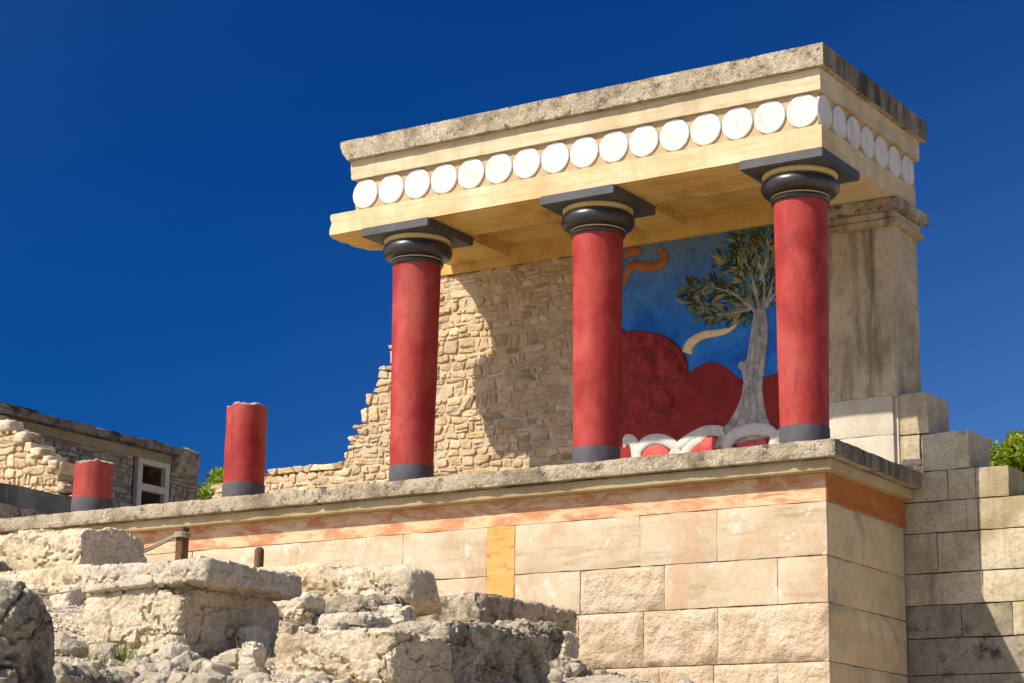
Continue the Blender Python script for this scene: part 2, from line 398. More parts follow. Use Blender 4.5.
def grid_box(dims, n):
    """cube surface points in [-1,1]^3, welded; n tuple of divisions"""
    nx, ny, nz = n
    idx = {}; V = []; F = []
    def vid(i, j, k):
        key = (i, j, k)
        if key not in idx:
            idx[key] = len(V); V.append((2 * i / nx - 1, 2 * j / ny - 1, 2 * k / nz - 1))
        return idx[key]
    for i in range(nx):
        for j in range(ny):
            F.append((vid(i, j, 0), vid(i, j + 1, 0), vid(i + 1, j + 1, 0), vid(i + 1, j, 0)))
            F.append((vid(i, j, nz), vid(i + 1, j, nz), vid(i + 1, j + 1, nz), vid(i, j + 1, nz)))
    for i in range(nx):
        for k in range(nz):
            F.append((vid(i, 0, k), vid(i + 1, 0, k), vid(i + 1, 0, k + 1), vid(i, 0, k + 1)))
            F.append((vid(i, ny, k), vid(i, ny, k + 1), vid(i + 1, ny, k + 1), vid(i + 1, ny, k)))
    for j in range(ny):
        for k in range(nz):
            F.append((vid(0, j, k), vid(0, j, k + 1), vid(0, j + 1, k + 1), vid(0, j + 1, k)))
            F.append((vid(nx, j, k), vid(nx, j + 1, k), vid(nx, j + 1, k + 1), vid(nx, j, k + 1)))
    return np.array(V), F
def rock_mesh(x0, x1, y0, y1, z0, z1, res=.03, seed=0, rough=.05, rnd=7, chops=7, yaw=0, tilt=(0, 0), ridge=.5, warp=.1, nf=1.0, cutlo=.84, strata=1.0, cracks=1.0, facet=1.0):
    r = np.random.default_rng(seed)
    D = np.array([x1 - x0, y1 - y0, z1 - z0]) / 2; c0 = np.array([x0 + x1, y0 + y1, z0 + z1]) / 2
    n = tuple(int(max(5, min(120, 2 * d / res))) for d in D)
    U, F = grid_box(D, n)
    L = (np.abs(U) ** rnd).sum(1) ** (1 / rnd)
    P = U / L[:, None] * D
    # bulk warp so that the outline is not a clean box
    sm = D.min()
    for a in range(3):
        P[:, a] += warp * sm * fbm(P / (D.max() * .9) + seed * 3.1 + a * 9.7, 2)
    for _ in range(chops):
        nrm = r.normal(size=3); nrm = np.sign(nrm) * (np.abs(nrm) ** .6); nrm /= np.linalg.norm(nrm)
        s = (np.abs(nrm) * D).sum(); off = s * r.uniform(cutlo - .14, cutlo + .06)
        d = P @ nrm - off; k = d > 0
        P[k] -= d[k, None] * nrm * .95
    nn = P / (D ** 2); nn /= np.linalg.norm(nn, axis=1)[:, None] + 1e-9
    f = fbm(P / sm * .8 * nf + seed * 7.7, 5, .55)
    g = fbm(P / sm * 1.3 * nf + seed * 2.2, 5, .55, True)
    cr = np.minimum(0, .12 - np.abs(fbm(P / sm * .5 * nf + seed * 5.5, 3))) * 0
    P = P + nn * (rough * sm * ((1 - ridge) * f * 1.3 + ridge * (g - .6) * .8) + cr)[:, None]
    am = min(1, (sm + .06) / .2)
    W = P + seed * 1.37
    # bedding layers: the faces step in and out with height
    lay = W[:, 2] * 9 / max(.5, min(1.3, sm * 3)) + .55 * fbm(W * np.array([1.6, 1.6, .8]), 3)
    st_ = lay - np.floor(lay); step = noise3(np.c_[np.floor(lay) * 7.31, np.zeros(len(P)) + seed, np.zeros(len(P))])
    side = np.clip(1 - np.abs(nn[:, 2]), 0, 1)
    P = P + nn * (am * side * strata * (step * .018 - .014 * np.exp(-((st_ - .06) / .07) ** 2)))[:, None]
    # cracks, pits and grain
    ck = np.abs(fbm(W * 1.5 * np.array([1, 1, 1.6]), 4, .55)); ck2 = np.abs(fbm(W * 3.6 + 31, 3, .5))
    P = P - nn * (am * cracks * (.045 * np.exp(-(ck / .035) ** 2) + .016 * np.exp(-(ck2 / .05) ** 2) * (fbm(W * 1.1 + 9, 2) > 0)))[:, None]
    # fracture facets: each little region of the face is a plane of its own
    for cell, slope, offs in ((.30, .075, .007), (.085, .12, .0035)):
        cell = cell * facet
        B_ = np.floor(P.min(0) / cell) - 1; nb_ = np.floor(P.max(0) / cell) + 2 - B_
        ii = np.floor(P / cell) - B_
        best = np.full(len(P), 1e9); fd = np.zeros(len(P)); jw = cell * .35 * np.stack([fbm(W * 3 / cell * .1 + 5 * a_, 2) for a_ in range(3)], 1)
        for ox in (-1, 0, 1):
            for oy in (-1, 0, 1):
                for oz in (-1, 0, 1):
                    c_ = ii + np.array([ox, oy, oz]); key = (c_ @ np.array([1.0, 57.0, 3249.0])).astype(int) + 1000 + seed * 7919
                    hx = np.stack([_perm[(key * (3 + 2 * a_) + 71 * a_) & 255] / 255.0 for a_ in range(3)], 1) * .6 + np.stack([_perm[((key >> 5) * (5 + 2 * a_) + 13 * a_ + key) & 255] / 255.0 for a_ in range(3)], 1) * .4
                    ct = (c_ + B_ + hx) * cell
                    dv = P + jw - ct; d2 = (dv ** 2).sum(1); m_ = d2 < best
                    g_ = _gr[(key * 11 + (key >> 3)) & 255]
                    val = np.clip((dv * g_).sum(1) * slope + (_perm[(key * 29 + 7) & 255] / 255.0 - .5) * 2 * offs, -.05, .05)
                    fd = np.where(m_, val, fd); best = np.where(m_, d2, best)
        P = P + nn * (fd * am)[:, None]
    pit = np.clip(fbm(W * 15, 3, .6) - .28, 0, 1); big = fbm(W * 6.5, 4, .62, True)
    P = P + nn * (am * (.002 * (big - .3) - .011 * pit + .006 * fbm(W * 32, 4, .75)))[:, None]
    if tilt != (0, 0):
        P = P @ np.array((Matrix.Rotation(tilt[0], 3, 'X') @ Matrix.Rotation(tilt[1], 3, 'Y')).transposed())
    if yaw: P = P @ np.array(Matrix.Rotation(yaw, 3, 'Z').transposed())
    return P + c0, F
def rock(name, label, cat, x0, x1, y0, y1, z0, z1, mat='lime', group=None, parent=None, **k):
    V, F = rock_mesh(x0, x1, y0, y1, z0, z1, **k)
    o = mesh_obj(name, V, F, M[mat], parent, True, None, 32)
    if parent is None: tag(o, label, cat, group)
    return o
def rough_block(mb, o, u, v, n, w, h, depth, rough=.0, seed=0, res=.04, edge=.012, mi=0, dome=0.0, chip=.0):
    """ashlar block: front grid on the plane o + u*s + v*t facing n, with eased edges and sides going back"""
    o, u, v, n = (np.array(a, float) for a in (o, u, v, n))
    nu, nv = max(4, int(w / res)), max(4, int(h / res))
    su = np.linspace(0, w, nu + 1); tv = np.linspace(0, h, nv + 1)
    S, T = np.meshgrid(su, tv, indexing='ij')
    P = o + S[..., None] * u + T[..., None] * v
    Q = P.reshape(-1, 3)
    de = np.minimum(np.minimum(S, w - S), np.minimum(T, h - T)).ravel()
    ease = np.clip(de / max(edge, 1e-6), 0, 1); ease = ease * (2 - ease)
    d = edge * (ease - 1)
    if rough:
        a = fbm(Q * 3.2 + seed * 3.7, 5, .58) * .8 + fbm(Q * 5 + seed, 4, .6, True) * .35
        d = d + rough * a * np.clip(de / .07, .1, 1) + dome * ease
    if chip:
        cn = fbm(Q * 6 + seed * 9.1, 3); d = d - chip * np.clip(cn - .25, 0, 1) * np.clip(1 - de / .06, 0, 1) * 4
    Q = Q + d[:, None] * n
    nr_ = np.exp(-de / .05)
    Q = Q + (nr_ * .007 * fbm(Q * 4 + seed, 3))[:, None] * u + (nr_ * .007 * fbm(Q * 4 + seed + 40, 3))[:, None] * v
    F = [(i * (nv + 1) + j, (i + 1) * (nv + 1) + j, (i + 1) * (nv + 1) + j + 1, i * (nv + 1) + j + 1) for i in range(nu) for j in range(nv)]
    per = [i * (nv + 1) for i in range(nu + 1)] + [nu * (nv + 1) + j for j in range(1, nv + 1)] + [i * (nv + 1) + nv for i in range(nu - 1, -1, -1)] + [j for j in range(nv - 1, 0, -1)]
    B = Q[per] - depth * n
    k0 = len(Q)
    L = len(per)
    F += [(per[i], k0 + i, k0 + (i + 1) % L, per[(i + 1) % L]) for i in range(L)]
    if np.dot(np.cross(u, v), n) < 0: F = [f[::-1] for f in F]
    mb.add(np.concatenate([Q, B]), F, mi)

def clip_poly(poly, a, nrm):
    out = []
    for i in range(len(poly)):
        p, q = poly[i], poly[(i + 1) % len(poly)]
        dp, dq = np.dot(p - a, nrm), np.dot(q - a, nrm)
        if dp <= 0: out.append(p)
        if dp * dq < 0: out.append(p + (q - p) * dp / (dp - dq))
    return out
def inside(poly, p):
    c = False; n = len(poly)
    for i in range(n):
        (x1, y1), (x2, y2) = poly[i], poly[(i + 1) % n]
        if (y1 > p[1]) != (y2 > p[1]) and p[0] < (x2 - x1) * (p[1] - y1) / (y2 - y1) + x1: c = not c
    return c
def rubble_wall(mb, outline, tofun, nfun, sw=.24, sh=.14, depth=.3, gap=.014, relief=.035, seed=1, wav=.35):
    """roughly coursed rubble as one mesh; outline in wall coordinates (s,t); tofun maps (s,t,out) to world"""
    r = np.random.default_rng(seed)
    xs = [p[0] for p in outline]; zs = [p[1] for p in outline]
    def curve(k, z, x): x = np.atleast_1d(x); return z + wav * sh * fbm(np.c_[x * 1.7 / (sw * 4), np.full(len(x), k * 3.77 + seed), np.zeros(len(x))], 3)
    cells = []
    z = min(zs) - sh; k = 0
    while z < max(zs) + sh:
        hh = sh * r.choice([.6, .85, 1.1, 1.5], p=[.2, .35, .3, .15]) * r.uniform(.9, 1.1)
        x = min(xs) - sw + r.uniform(0, sw); sl0 = 0
        while x < max(xs) + sw:
            ww = sw * r.choice([.35, .6, .9, 1.3, 1.9], p=[.17, .29, .3, .17, .07]) * r.uniform(.85, 1.15)
            sl1 = r.normal() * .16 * hh
            def cell(f0, f1, g0=0., g1=1.):
                n = 4; u = np.linspace(g0, g1, n)
                def pt(u, f):
                    xa = x + sl0 * (f - .5) * 2; xb = x + ww + sl1 * (f - .5) * 2
                    px = xa + (xb - xa) * u
                    return np.c_[px, curve(k, z, px) * (1 - f) + curve(k + 1, z + hh, px) * f]
                m = [.5]
                bot = pt(u, f0); top = pt(u[::-1], f1)
                rs = pt(np.array([g1]), (f0 + f1) / 2); ls = pt(np.array([g0]), (f0 + f1) / 2)
                cells.append(np.concatenate([bot, rs, top, ls]))
            q = r.random()
            if hh > sh * .95 and q < .38: f = r.uniform(.32, .68); cell(0, f); cell(f, 1)
            elif hh > sh * .95 and q < .52 and ww > sw * .8:
                g = r.uniform(.35, .65); cell(0, 1, 0, g); f = r.uniform(.35, .65); cell(0, f, g, 1); cell(f, 1, g, 1)
            else: cell(0, 1)
            x += ww; sl0 = sl1
        z += hh; k += 1
    for i, poly in enumerate(cells):
        cen = poly.mean(0)
        if not inside(outline, cen): continue
        ext = poly.max(0) - poly.min(0)
        if ext.min() < .03: continue
        g = gap * r.uniform(.5, 2.2)
        sc = np.maximum(.4, 1 - 2 * g / ext); q = cen + (poly - cen) * sc * r.uniform(.94, 1.0)
        # knock a corner off now and then
        for _ in range(int(r.integers(0, 4))):
            an = r.uniform(0, 6.28); d = np.array([math.cos(an) * ext[0], math.sin(an) * ext[1]]) / 2
            nrm = np.array([d[0] / ext[0] ** 2, d[1] / ext[1] ** 2]); nrm /= np.linalg.norm(nrm)
            dd = (q - cen - d * r.uniform(.86, 1.05)) @ nrm; q = q - np.clip(dd, 0, None)[:, None] * nrm
        for cc in (.80, .76):
            q = np.concatenate([[q[a] * cc + q[(a + 1) % len(q)] * (1 - cc), q[a] * (1 - cc) + q[(a + 1) % len(q)] * cc] for a in range(len(q))])
        q = q + min(.012, ext.min() * .09) * np.stack([fbm(np.c_[q * 16, np.full(len(q), i * 1.7)], 3), fbm(np.c_[q * 16, np.full(len(q), i * 1.7 + 50)], 3)], 1)
        hgt = relief * r.uniform(.1, 1.0) ** 1.0 + .004; L = len(q); tx, tz = r.uniform(-.16, .16, 2)
        rings = []
        for f, o in ((1, -.5 * relief), (.985, .35), (.94, .8), (.8, .96), (.4, 1.0)):
            a = cen + (q - cen) * f
            oo = np.full(L, o * hgt if o > 0 else o) + ((a - cen) @ np.array([tx, tz])) * (o > 0)
            oo = oo + (.008 * fbm(np.c_[a * 15, np.full(L, i * 3.3)], 3) if o > 0 else 0)
            rings.append((a, oo))
        V = [tofun(a[:, 0], a[:, 1], oo) for a, oo in [(q, np.full(L, -depth))] + rings]
        V.append(tofun(np.array([cen[0]]), np.array([cen[1]]), np.array([hgt + .006 * r.normal()])))
        V = np.concatenate(V); F = []
        for b in range(len(rings)):
            for a in range(L): F.append((b * L + a, b * L + (a + 1) % L, (b + 1) * L + (a + 1) % L, (b + 1) * L + a))
        c_ = len(V) - 1; b = len(rings)
        F += [(b * L + a, b * L + (a + 1) % L, c_) for a in range(L)]
        if nfun < 0: F = [f[::-1] for f in F]
        mb.add(V, F)
def tube(mb, pts, rad, seg=8, mi=0, cap=True):
    pts = [np.array(p, float) for p in pts]; rad = rad if hasattr(rad, '__len__') else [rad] * len(pts)
    V = []; prev = None
    for i, p in enumerate(pts):
        t = pts[min(i + 1, len(pts) - 1)] - pts[max(i - 1, 0)]; t /= np.linalg.norm(t) + 1e-9
        a = np.cross(t, [0, 0, 1]) if abs(t[2]) < .95 else np.cross(t, [1, 0, 0])
        if prev is not None and np.dot(a, prev) < 0: a = -a
        a /= np.linalg.norm(a); b = np.cross(t, a); prev = a
        for k in range(seg):
            an = 2 * math.pi * k / seg
            V.append(p + rad[i] * (math.cos(an) * a + math.sin(an) * b))
    n = len(pts)
    F = [(i * seg + k, i * seg + (k + 1) % seg, (i + 1) * seg + (k + 1) % seg, (i + 1) * seg + k) for i in range(n - 1) for k in range(seg)]
    if cap: F += [tuple(range(seg - 1, -1, -1)), tuple((n - 1) * seg + k for k in range(seg))]
    mb.add(V, F, mi)
def lathe(prof, cx, cy, seg=64, cap_top=True, wob=0, seed=0):
    V = []; F = []
    for r_, z in prof:
        for k in range(seg):
            a = 2 * math.pi * k / seg
            V.append((cx + r_ * math.cos(a), cy + r_ * math.sin(a), z))
    V = np.array(V)
    n = len(prof)
    if wob:
        d = V[:, :2] - [cx, cy]; L = np.linalg.norm(d, axis=1)[:, None] + 1e-9
        V[:, :2] += d / L * (wob * fbm(V * 2.2 + seed, 3))[:, None]
    F = [(i * seg + k, i * seg + (k + 1) % seg, (i + 1) * seg + (k + 1) % seg, (i + 1) * seg + k) for i in range(n - 1) for k in range(seg)]
    if cap_top: F.append(tuple((n - 1) * seg + k for k in range(seg)))
    F.append(tuple(range(seg - 1, -1, -1)))
    return V, F
def smoothline(pts, n=8):
    pts = [np.array(p, float) for p in pts]; out = []
    P = [2 * pts[0] - pts[1]] + pts + [2 * pts[-1] - pts[-2]]
    for i in range(1, len(P) - 2):
        for k in range(n):
            t = k / n; a, b, c, d = P[i - 1], P[i], P[i + 1], P[i + 2]
            out.append(.5 * (2 * b + (c - a) * t + (2 * a - 5 * b + 4 * c - d) * t * t + (3 * b - a - 3 * c + d) * t ** 3))
    out.append(pts[-1]); return np.array(out)
def prism(mb, poly, y0, y1, mi=0, bev=.0):
    """poly in (x,z), solid from y1 (back) to y0 (front, smaller y) with an eased front edge"""
    poly = np.array(poly); c = poly.mean(0); n = len(poly)
    ar = sum(poly[i][0] * poly[(i + 1) % n][1] - poly[(i + 1) % n][0] * poly[i][1] for i in range(n))
    if ar < 0: poly = poly[::-1]
    nx = np.roll(poly, -1, 0) - np.roll(poly, 1, 0); nx = np.stack([nx[:, 1], -nx[:, 0]], 1); nx /= np.linalg.norm(nx, axis=1)[:, None] + 1e-9
    inn = poly - nx * bev
    V = [(p[0], y1, p[1]) for p in poly] + [(p[0], y0 + bev, p[1]) for p in poly] + [(p[0], y0, p[1]) for p in inn]
    F = []
    for a in range(2):
        for i in range(n):
            j = (i + 1) % n; F.append((a * n + i, a * n + j, (a + 1) * n + j, (a + 1) * n + i))
    F.append(tuple(2 * n + i for i in range(n)))
    mb.add(V, F, mi)
def extrude_plan(mb, poly, z0, z1, mi=0):
    poly = [tuple(p) for p in poly]; n = len(poly)
    ar = sum(poly[i][0] * poly[(i + 1) % n][1] - poly[(i + 1) % n][0] * poly[i][1] for i in range(n))
    if ar < 0: poly = poly[::-1]
    V = [(p[0], p[1], z0) for p in poly] + [(p[0], p[1], z1) for p in poly]
    F = [tuple(range(n - 1, -1, -1)), tuple(range(n, 2 * n))] + [(i, (i + 1) % n, n + (i + 1) % n, n + i) for i in range(n)]
    mb.add(V, F, mi)

# ------------------------------------------------------------------ ground
CP = np.array([  # control points of the rubble slope x, y, z
 (-4.21, -6.67, -2.22), (-3.23, -7.20, -2.42), (-2.37, -8.38, -2.82), (-2.19, -8.25, -2.87), (-.27, -10.54, -3.32), (-.66, -9.36, -3.24), (-1.6, -8.3, -2.98),
 (-.18, -9.28, -3.24), (-.04, -8.95, -3.22), (-1.72, -7.23, -2.78), (-2.27, -5.97, -2.44), (-2.76, -4.52, -2.22), (-.04, -8.6, -3.2), (.49, -7.63, -3.25),
 (.21, -6.03, -3.1), (-.88, -3.79, -2.7), (-1.75, -1.79, -2.95), (1.7, -12.88, -3.58), (2.15, -13.18, -3.65), (2.8, -13.1, -3.75),
 (-3.2, -1.4, -2.35), (-4.0, -1.0, -2.1), (-6, -1.2, -1.8), (-8, -1.2, -1.45), (-11, -1.2, -1.2), (-14, -1.5, -1.1), (-10, -6, -1.6), (-6.2, -2.8, -1.45), (-6.3, -6, -1.9), (-5, -9, -2.7),
 (-12, -12, -3), (-4, -13, -3.6), (-1.5, 0, -3.1), (0, 0, -3.4), (.5, 2, -3.5), (2, 2, -3.7), (5, 2, -4.2), (2.2, -4, -3.7), (3, -7, -4.1), (5, -10, -4.7), (8, -14, -5.4), (8.5, -19.3, -5.75), (12, -8, -5.2),
 (3.5, -14.5, -4.5), (1, -16, -4.5), (-3, -20, -5), (14, -20, -5.9), (0, -26, -5.9), (-20, -20, -4.2), (20, 0, -5.2), (-20, -4, -1.6), (8, -32, -6), (-14, -32, -5.6), (24, -30, -6)])
def ground_z(x, y):
    x = np.asarray(x, float); y = np.asarray(y, float)
    d2 = (x[:, None] - CP[:, 0]) ** 2 + (y[:, None] - CP[:, 1]) ** 2
    w = 1 / (d2 + .15) ** 1.6
    low = (w * CP[:, 2]).sum(1) / w.sum(1)
    far = np.clip((np.hypot(x - 3, y + 12) - 25) / 60, 0, 1)
    low = low * (1 - far) + (-6.0) * far
    high = -.06 - np.clip(x - .7, 0, 40) * .5
    high = np.maximum(high, -6.0)
    t = np.clip((y - 2.45) / .4, 0, 1); t = t * t * (3 - 2 * t)
    # the terrace carries on to the left of the bastion, and the hill drops away far off
    z = low * (1 - t) + high * t
    return z
gx = np.unique(np.concatenate([np.arange(-13, 7, .09), np.geomspace(7, 900, 46), -np.geomspace(13, 900, 44)]))
gy = np.unique(np.concatenate([np.arange(-15, 2.4, .09), np.arange(2.4, 3.0, .05), np.geomspace(3.0, 900, 44), -np.geomspace(15, 900, 44)]))
GX, GY = np.meshgrid(gx, gy, indexing='ij')
gz = ground_z(GX.ravel(), GY.ravel())
nearm = np.clip(1 - np.hypot(GX.ravel() + 1, GY.ravel() + 6) / 16, 0, 1) * (GY.ravel() < 2.3)
gz = gz + nearm * (.07 * fbm(np.c_[GX.ravel() * 1.3, GY.ravel() * 1.3, gz], 4) + .03 * fbm(np.c_[GX.ravel() * 5, GY.ravel() * 5, gz], 3))
ny_ = len(gy)
gf = [(i * ny_ + j, (i + 1) * ny_ + j, (i + 1) * ny_ + j + 1, i * ny_ + j + 1) for i in range(len(gx) - 1) for j in range(ny_ - 1)]
tag(mesh_obj('ground', np.c_[GX.ravel(), GY.ravel(), gz], gf, M['earth'], None, True), kind='structure')
mb = MB(); mb.box(-30, -.35, 2.75, 14, -.05, .0)
tag(mb.obj('terrace_paving', [M['coping']]), kind='structure')

# ------------------------------------------------------------------ bastion under the portico
ZT, ZM = -.186, -.31
WX, WY = -.222, .222                 # the wall's east face and its front face
bast = thing('bastion_wall', 'tan ashlar wall with a red ochre painted band and projecting coping, under the columns', 'wall', (-7, 1.2, -2.5))
def worn_slab(mb, x0, x1, y0, y1, z0, z1, amp=.008, res=.05, seed=0, mi=0, rndd=.012):
    D = np.array([x1 - x0, y1 - y0, z1 - z0]) / 2; c0 = np.array([x0 + x1, y0 + y1, z0 + z1]) / 2
    n = (max(2, int(2 * D[0] / res)), max(2, int(2 * D[1] / (res * 2))), max(4, int(2 * D[2] / (res * .8))))
    U, F = grid_box(D, n); P = U * D
    on = (np.abs(U) > .999).sum(1)
    P = P - np.sign(U) * (np.abs(U) > .999) * ((on >= 2) * rndd)[:, None] * .5
    nn = np.where(np.abs(U) > .999, np.sign(U), 0)
    P = P + c0
    a = fbm(P * 3 + seed, 4, .6) * amp
    chipn = np.clip(fbm(P * 9 + seed * 2.3, 3) - .35, 0, 1) * (on >= 2) * amp * 5
    P = P + nn * (a - chipn)[:, None]
    mb.add(P, F, mi)
mb = MB(); worn_slab(mb, -15.5, 0, 0, 2.36, ZT, 0, .007, .055, 3)
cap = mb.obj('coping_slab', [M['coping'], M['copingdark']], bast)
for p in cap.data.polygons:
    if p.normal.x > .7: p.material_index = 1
mb = MB(); worn_slab(mb, -15.5, -.09, .09, 2.355, ZM, ZT - .002, .0012, .06, 9)
mb.obj('coping_moulding', [M['mould']], bast)
mb = MB(); mb.box(-15.45, WX + .0, WY + .012, 2.35, -.607, ZM - .003)
mb.obj('painted_band', [M['band']], bast)
mb = MB(); mb.box(WX + .002, WX + .012, WY + .02, 2.352, -.603, ZM - .004)
mb.obj('side_band', [M['bandshade']], bast)
core = MB(); core.box(-15.4, WX - .022, WY + .028, 2.34, -4.6, -.61)
core.obj('joint_core', [M['joint']], bast)
ash = MB()
def frow(z1, z0, joints, kinds, seed):
    g = .0035
    for i in range(len(joints) - 1):
        a, b = joints[i], joints[i + 1]
        kd = kinds[i]
        rough_block(ash, (a + g, WY + .0, z0 + g), (1, 0, 0), (0, 0, 1), (0, -1, 0), b - a - 2 * g, z1 - z0 - 2 * g, .04,
                    {'s': .0025, 'm': .006, 'r': .022, 'v': .034}[kd], seed + i, .035 if kd in 'rv' else .06, .006 if kd == 's' else .014,
                    0 if kd in 'sm' else 1, chip=.004 if kd in 'rv' else .001)
frow(-.611, -1.172, [-15.4, -13.2, -11.1, -8.9, -7.2, -5.62, -4.438], 'mssmss', 1)
frow(-.611, -1.172, [-4.056, -2.43, -1.49, -.214], 'sss', 11)
frow(-1.176, -1.66, [-15.4, -13, -10.8, -8.2, -6.3, -4.438], 'mrsms', 21)
frow(-1.176, -1.66, [-4.056, -3.19, -2.13, -.785, -.214], 'srss', 31)
frow(-1.664, -2.262, [-15.4, -12.4, -9.6, -7.0, -5.1, -3.9, -3.21, -2.39, -1.49, -.214], 'rrrrrrvvv', 41)
frow(-2.266, -3.0, [-15.4, -12.4, -9.6, -7.0, -5.6, -4.2, -3.0, -2.2, -1.55, -.8, -.214], 'rrrrrrrrrr', 61)
frow(-3.004, -3.7, [-15.4, -12.4, -9.6, -7.0, -5.6, -4.2, -3.1, -2.1, -1.25, -.214], 'rrrrrrrrr', 81)
ash.obj('front_masonry', [M['ashlar'], M['ashlarrough']], bast, True, 40)
sidem = MB()
def srow(z1, z0, joints, rough, seed):
    g = .003
    for i in range(len(joints) - 1):
        rough_block(sidem, (WX, joints[i] + g, z0 + g), (0, 1, 0), (0, 0, 1), (1, 0, 0), joints[i + 1] - joints[i] - 2 * g, z1 - z0 - 2 * g, .04, rough[i], seed + i, .04, .008)
srow(-.611, -1.172, [WY + .005, 1.2, 2.35], [.003, .003], 3)
srow(-1.176, -1.66, [WY + .005, 2.35], [.004], 7)
srow(-1.664, -2.262, [WY + .005, 2.35], [.028], 9)
srow(-2.266, -3.0, [WY + .005, 1.3, 2.35], [.026, .02], 12)
srow(-3.004, -3.7, [WY + .005, .9, 2.35], [.02, .02], 15)
sidem.obj('side_masonry', [M['sidewall']], bast, True, 40)
mb = MB(); rough_block(mb, (-4.434, WY - .004, -2.2), (1, 0, 0), (0, 0, 1), (0, -1, 0), .374, 1.588, .05, .003, 5, .05, .006)
mb.obj('painted_pilaster', [M['pilaster']], bast, True, 40)

# ------------------------------------------------------------------ portico roof
H = 4.421
roof = thing('portico_roof', 'flat cream entablature with a row of white discs, broken off at its left end', 'roof', (-3.4, 1.6, 3.24))
def jag(pts, n, amp, seed):
    """densify an open polyline in plan and roughen it"""
    pts = np.array(pts, float); out = []
    for i in range(len(pts) - 1):
        for k in range(n): out.append(pts[i] + (pts[i + 1] - pts[i]) * k / n)
    out.append(pts[-1]); out = np.array(out)
    out[1:-1, 0] += amp * fbm(np.c_[out[1:-1] * 6, np.full(len(out) - 2, seed)], 4, .6)
    return [tuple(p) for p in out]
def layer(name, x1, y0, y1, z0, z1, west, mat, mat2=None, seed=0, amp=.05, res=.05, worn=.004, slope=0.0):
    """horizontal layer whose west end is the broken line `west`(plan, from front to back)"""
    w = jag(west, 6, amp, seed)
    nyd = len(w); nx = max(8, int((x1 + 6.7) / res)); nz = max(3, int((z1 - z0) / .035))
    mbl = MB()
    wx = np.array([p[0] for p in w]); wyv = np.array([p[1] for p in w])
    xs = np.linspace(0, 1, nx + 1)
    def surf(A):     # A (i,j,3) grid
        a, b = A.shape[:2]
        Fq = [(i * b + j, (i + 1) * b + j, (i + 1) * b + j + 1, i * b + j + 1) for i in range(a - 1) for j in range(b - 1)]
        return A.reshape(-1, 3), Fq
    zs = np.linspace(z0, z1, nz + 1)
    def westx(z, j): return wx[j] + slope * (z - z0) + amp * .5 * fbm(np.array([[wx[j] * 6, wyv[j] * 6, z * 9 + seed]]), 3)[0]
    WG = np.array([[westx(z, j) for z in zs] for j in range(nyd)])
    # front and back
    for fy, jj, flip in ((wyv[0], 0, 0), (wyv[-1], nyd - 1, 1)):
        A = np.array([[(WG[jj][k] + (x1 - WG[jj][k]) * s, fy, z) for k, z in enumerate(zs)] for s in xs])
        V, Fq = surf(A); V[:, 1] += (1 if flip else -1) * worn * fbm(V * 4 + seed, 4) - 0
        mbl.add(V, [f[::-1] for f in Fq] if flip else Fq)
    # east
    A = np.array([[(x1, y, z) for z in zs] for y in np.linspace(wyv[0], wyv[-1], 60)])
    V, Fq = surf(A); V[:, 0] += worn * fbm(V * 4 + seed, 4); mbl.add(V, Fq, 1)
    # west
    A = np.array([[(WG[j][k], wyv[j], z) for k, z in enumerate(zs)] for j in range(nyd)])
    V, Fq = surf(A); mbl.add(V, [f[::-1] for f in Fq])
    for kk, flip in ((0, 1), (nz, 0)):
        A = np.array([[(WG[j][kk] + (x1 - WG[j][kk]) * s, wyv[j], zs[kk]) for j in range(nyd)] for s in np.linspace(0, 1, 12)])
        V, Fq = surf(A); mbl.add(V, [f[::-1] for f in Fq] if flip else Fq, 2)
    return mbl.obj(name, [mat, mat2 or mat, M['soffit'] if z0 < 3.3 else mat], roof)
yb = 3.123
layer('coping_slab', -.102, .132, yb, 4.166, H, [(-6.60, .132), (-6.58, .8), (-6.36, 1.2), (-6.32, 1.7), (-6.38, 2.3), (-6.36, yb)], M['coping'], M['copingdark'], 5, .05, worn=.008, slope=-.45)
layer('cornice', -.174, .204, yb - .07, 3.916, 4.163, [(-6.545, .204), (-6.5, .8), (-6.36, 1.15), (-6.30, 1.7), (-6.4, yb - .07)], M['creamtop'], None, 8, .04, slope=-.2)
layer('frieze', -.225, .255, yb - .12, 3.508, 3.914, [(-6.52, .255), (-6.48, .8), (-6.36, 1.15), (-6.30, 1.7), (-6.4, yb - .12)], M['frieze'], None, 12, .03)
layer('architrave', -.166, .196, 1.10, 3.239, 3.506, [(-6.86, .196), (-6.95, .40), (-6.93, .62), (-6.9, .85), (-6.82, 1.02), (-6.70, 1.10)], M['cream'], None, 15, .05)
mb = MB()                           # east architrave and its soffit, the crossbeams and the rear beam
mb.box(-1.0, -.1665, 1.102, 2.87, 3.2395, 3.5055, 0)
mb.obj('side_architrave', [M['cream']], roof)
mb = MB(); extrude_plan(mb, jag([(-6.50, 1.104), (-6.32, 1.3), (-6.29, 1.7), (-6.42, 2.1), (-6.46, 2.29)], 5, .04, 4) + [(-1.002, 2.29), (-1.002, 1.104)], 3.452, 3.504)
mb.obj('ceiling', [M['soffit']], roof)
mb = MB()
for xk, hw in ((-5.85, .62), (-3.237, .28)):
    if xk < -5:
        extrude_plan(mb, jag([(-6.50, 1.106), (-6.32, 1.3), (-6.29, 1.7), (-6.42, 2.1), (-6.46, 2.288)], 5, .04, 4) + [(-5.55, 2.288), (-5.55, 1.106)], 3.30, 3.45)
    else: mb.box(xk - hw, xk + hw, 1.106, 2.288, 3.34, 3.45)
mb.obj('cross_beam', [M['soffit']], roof)
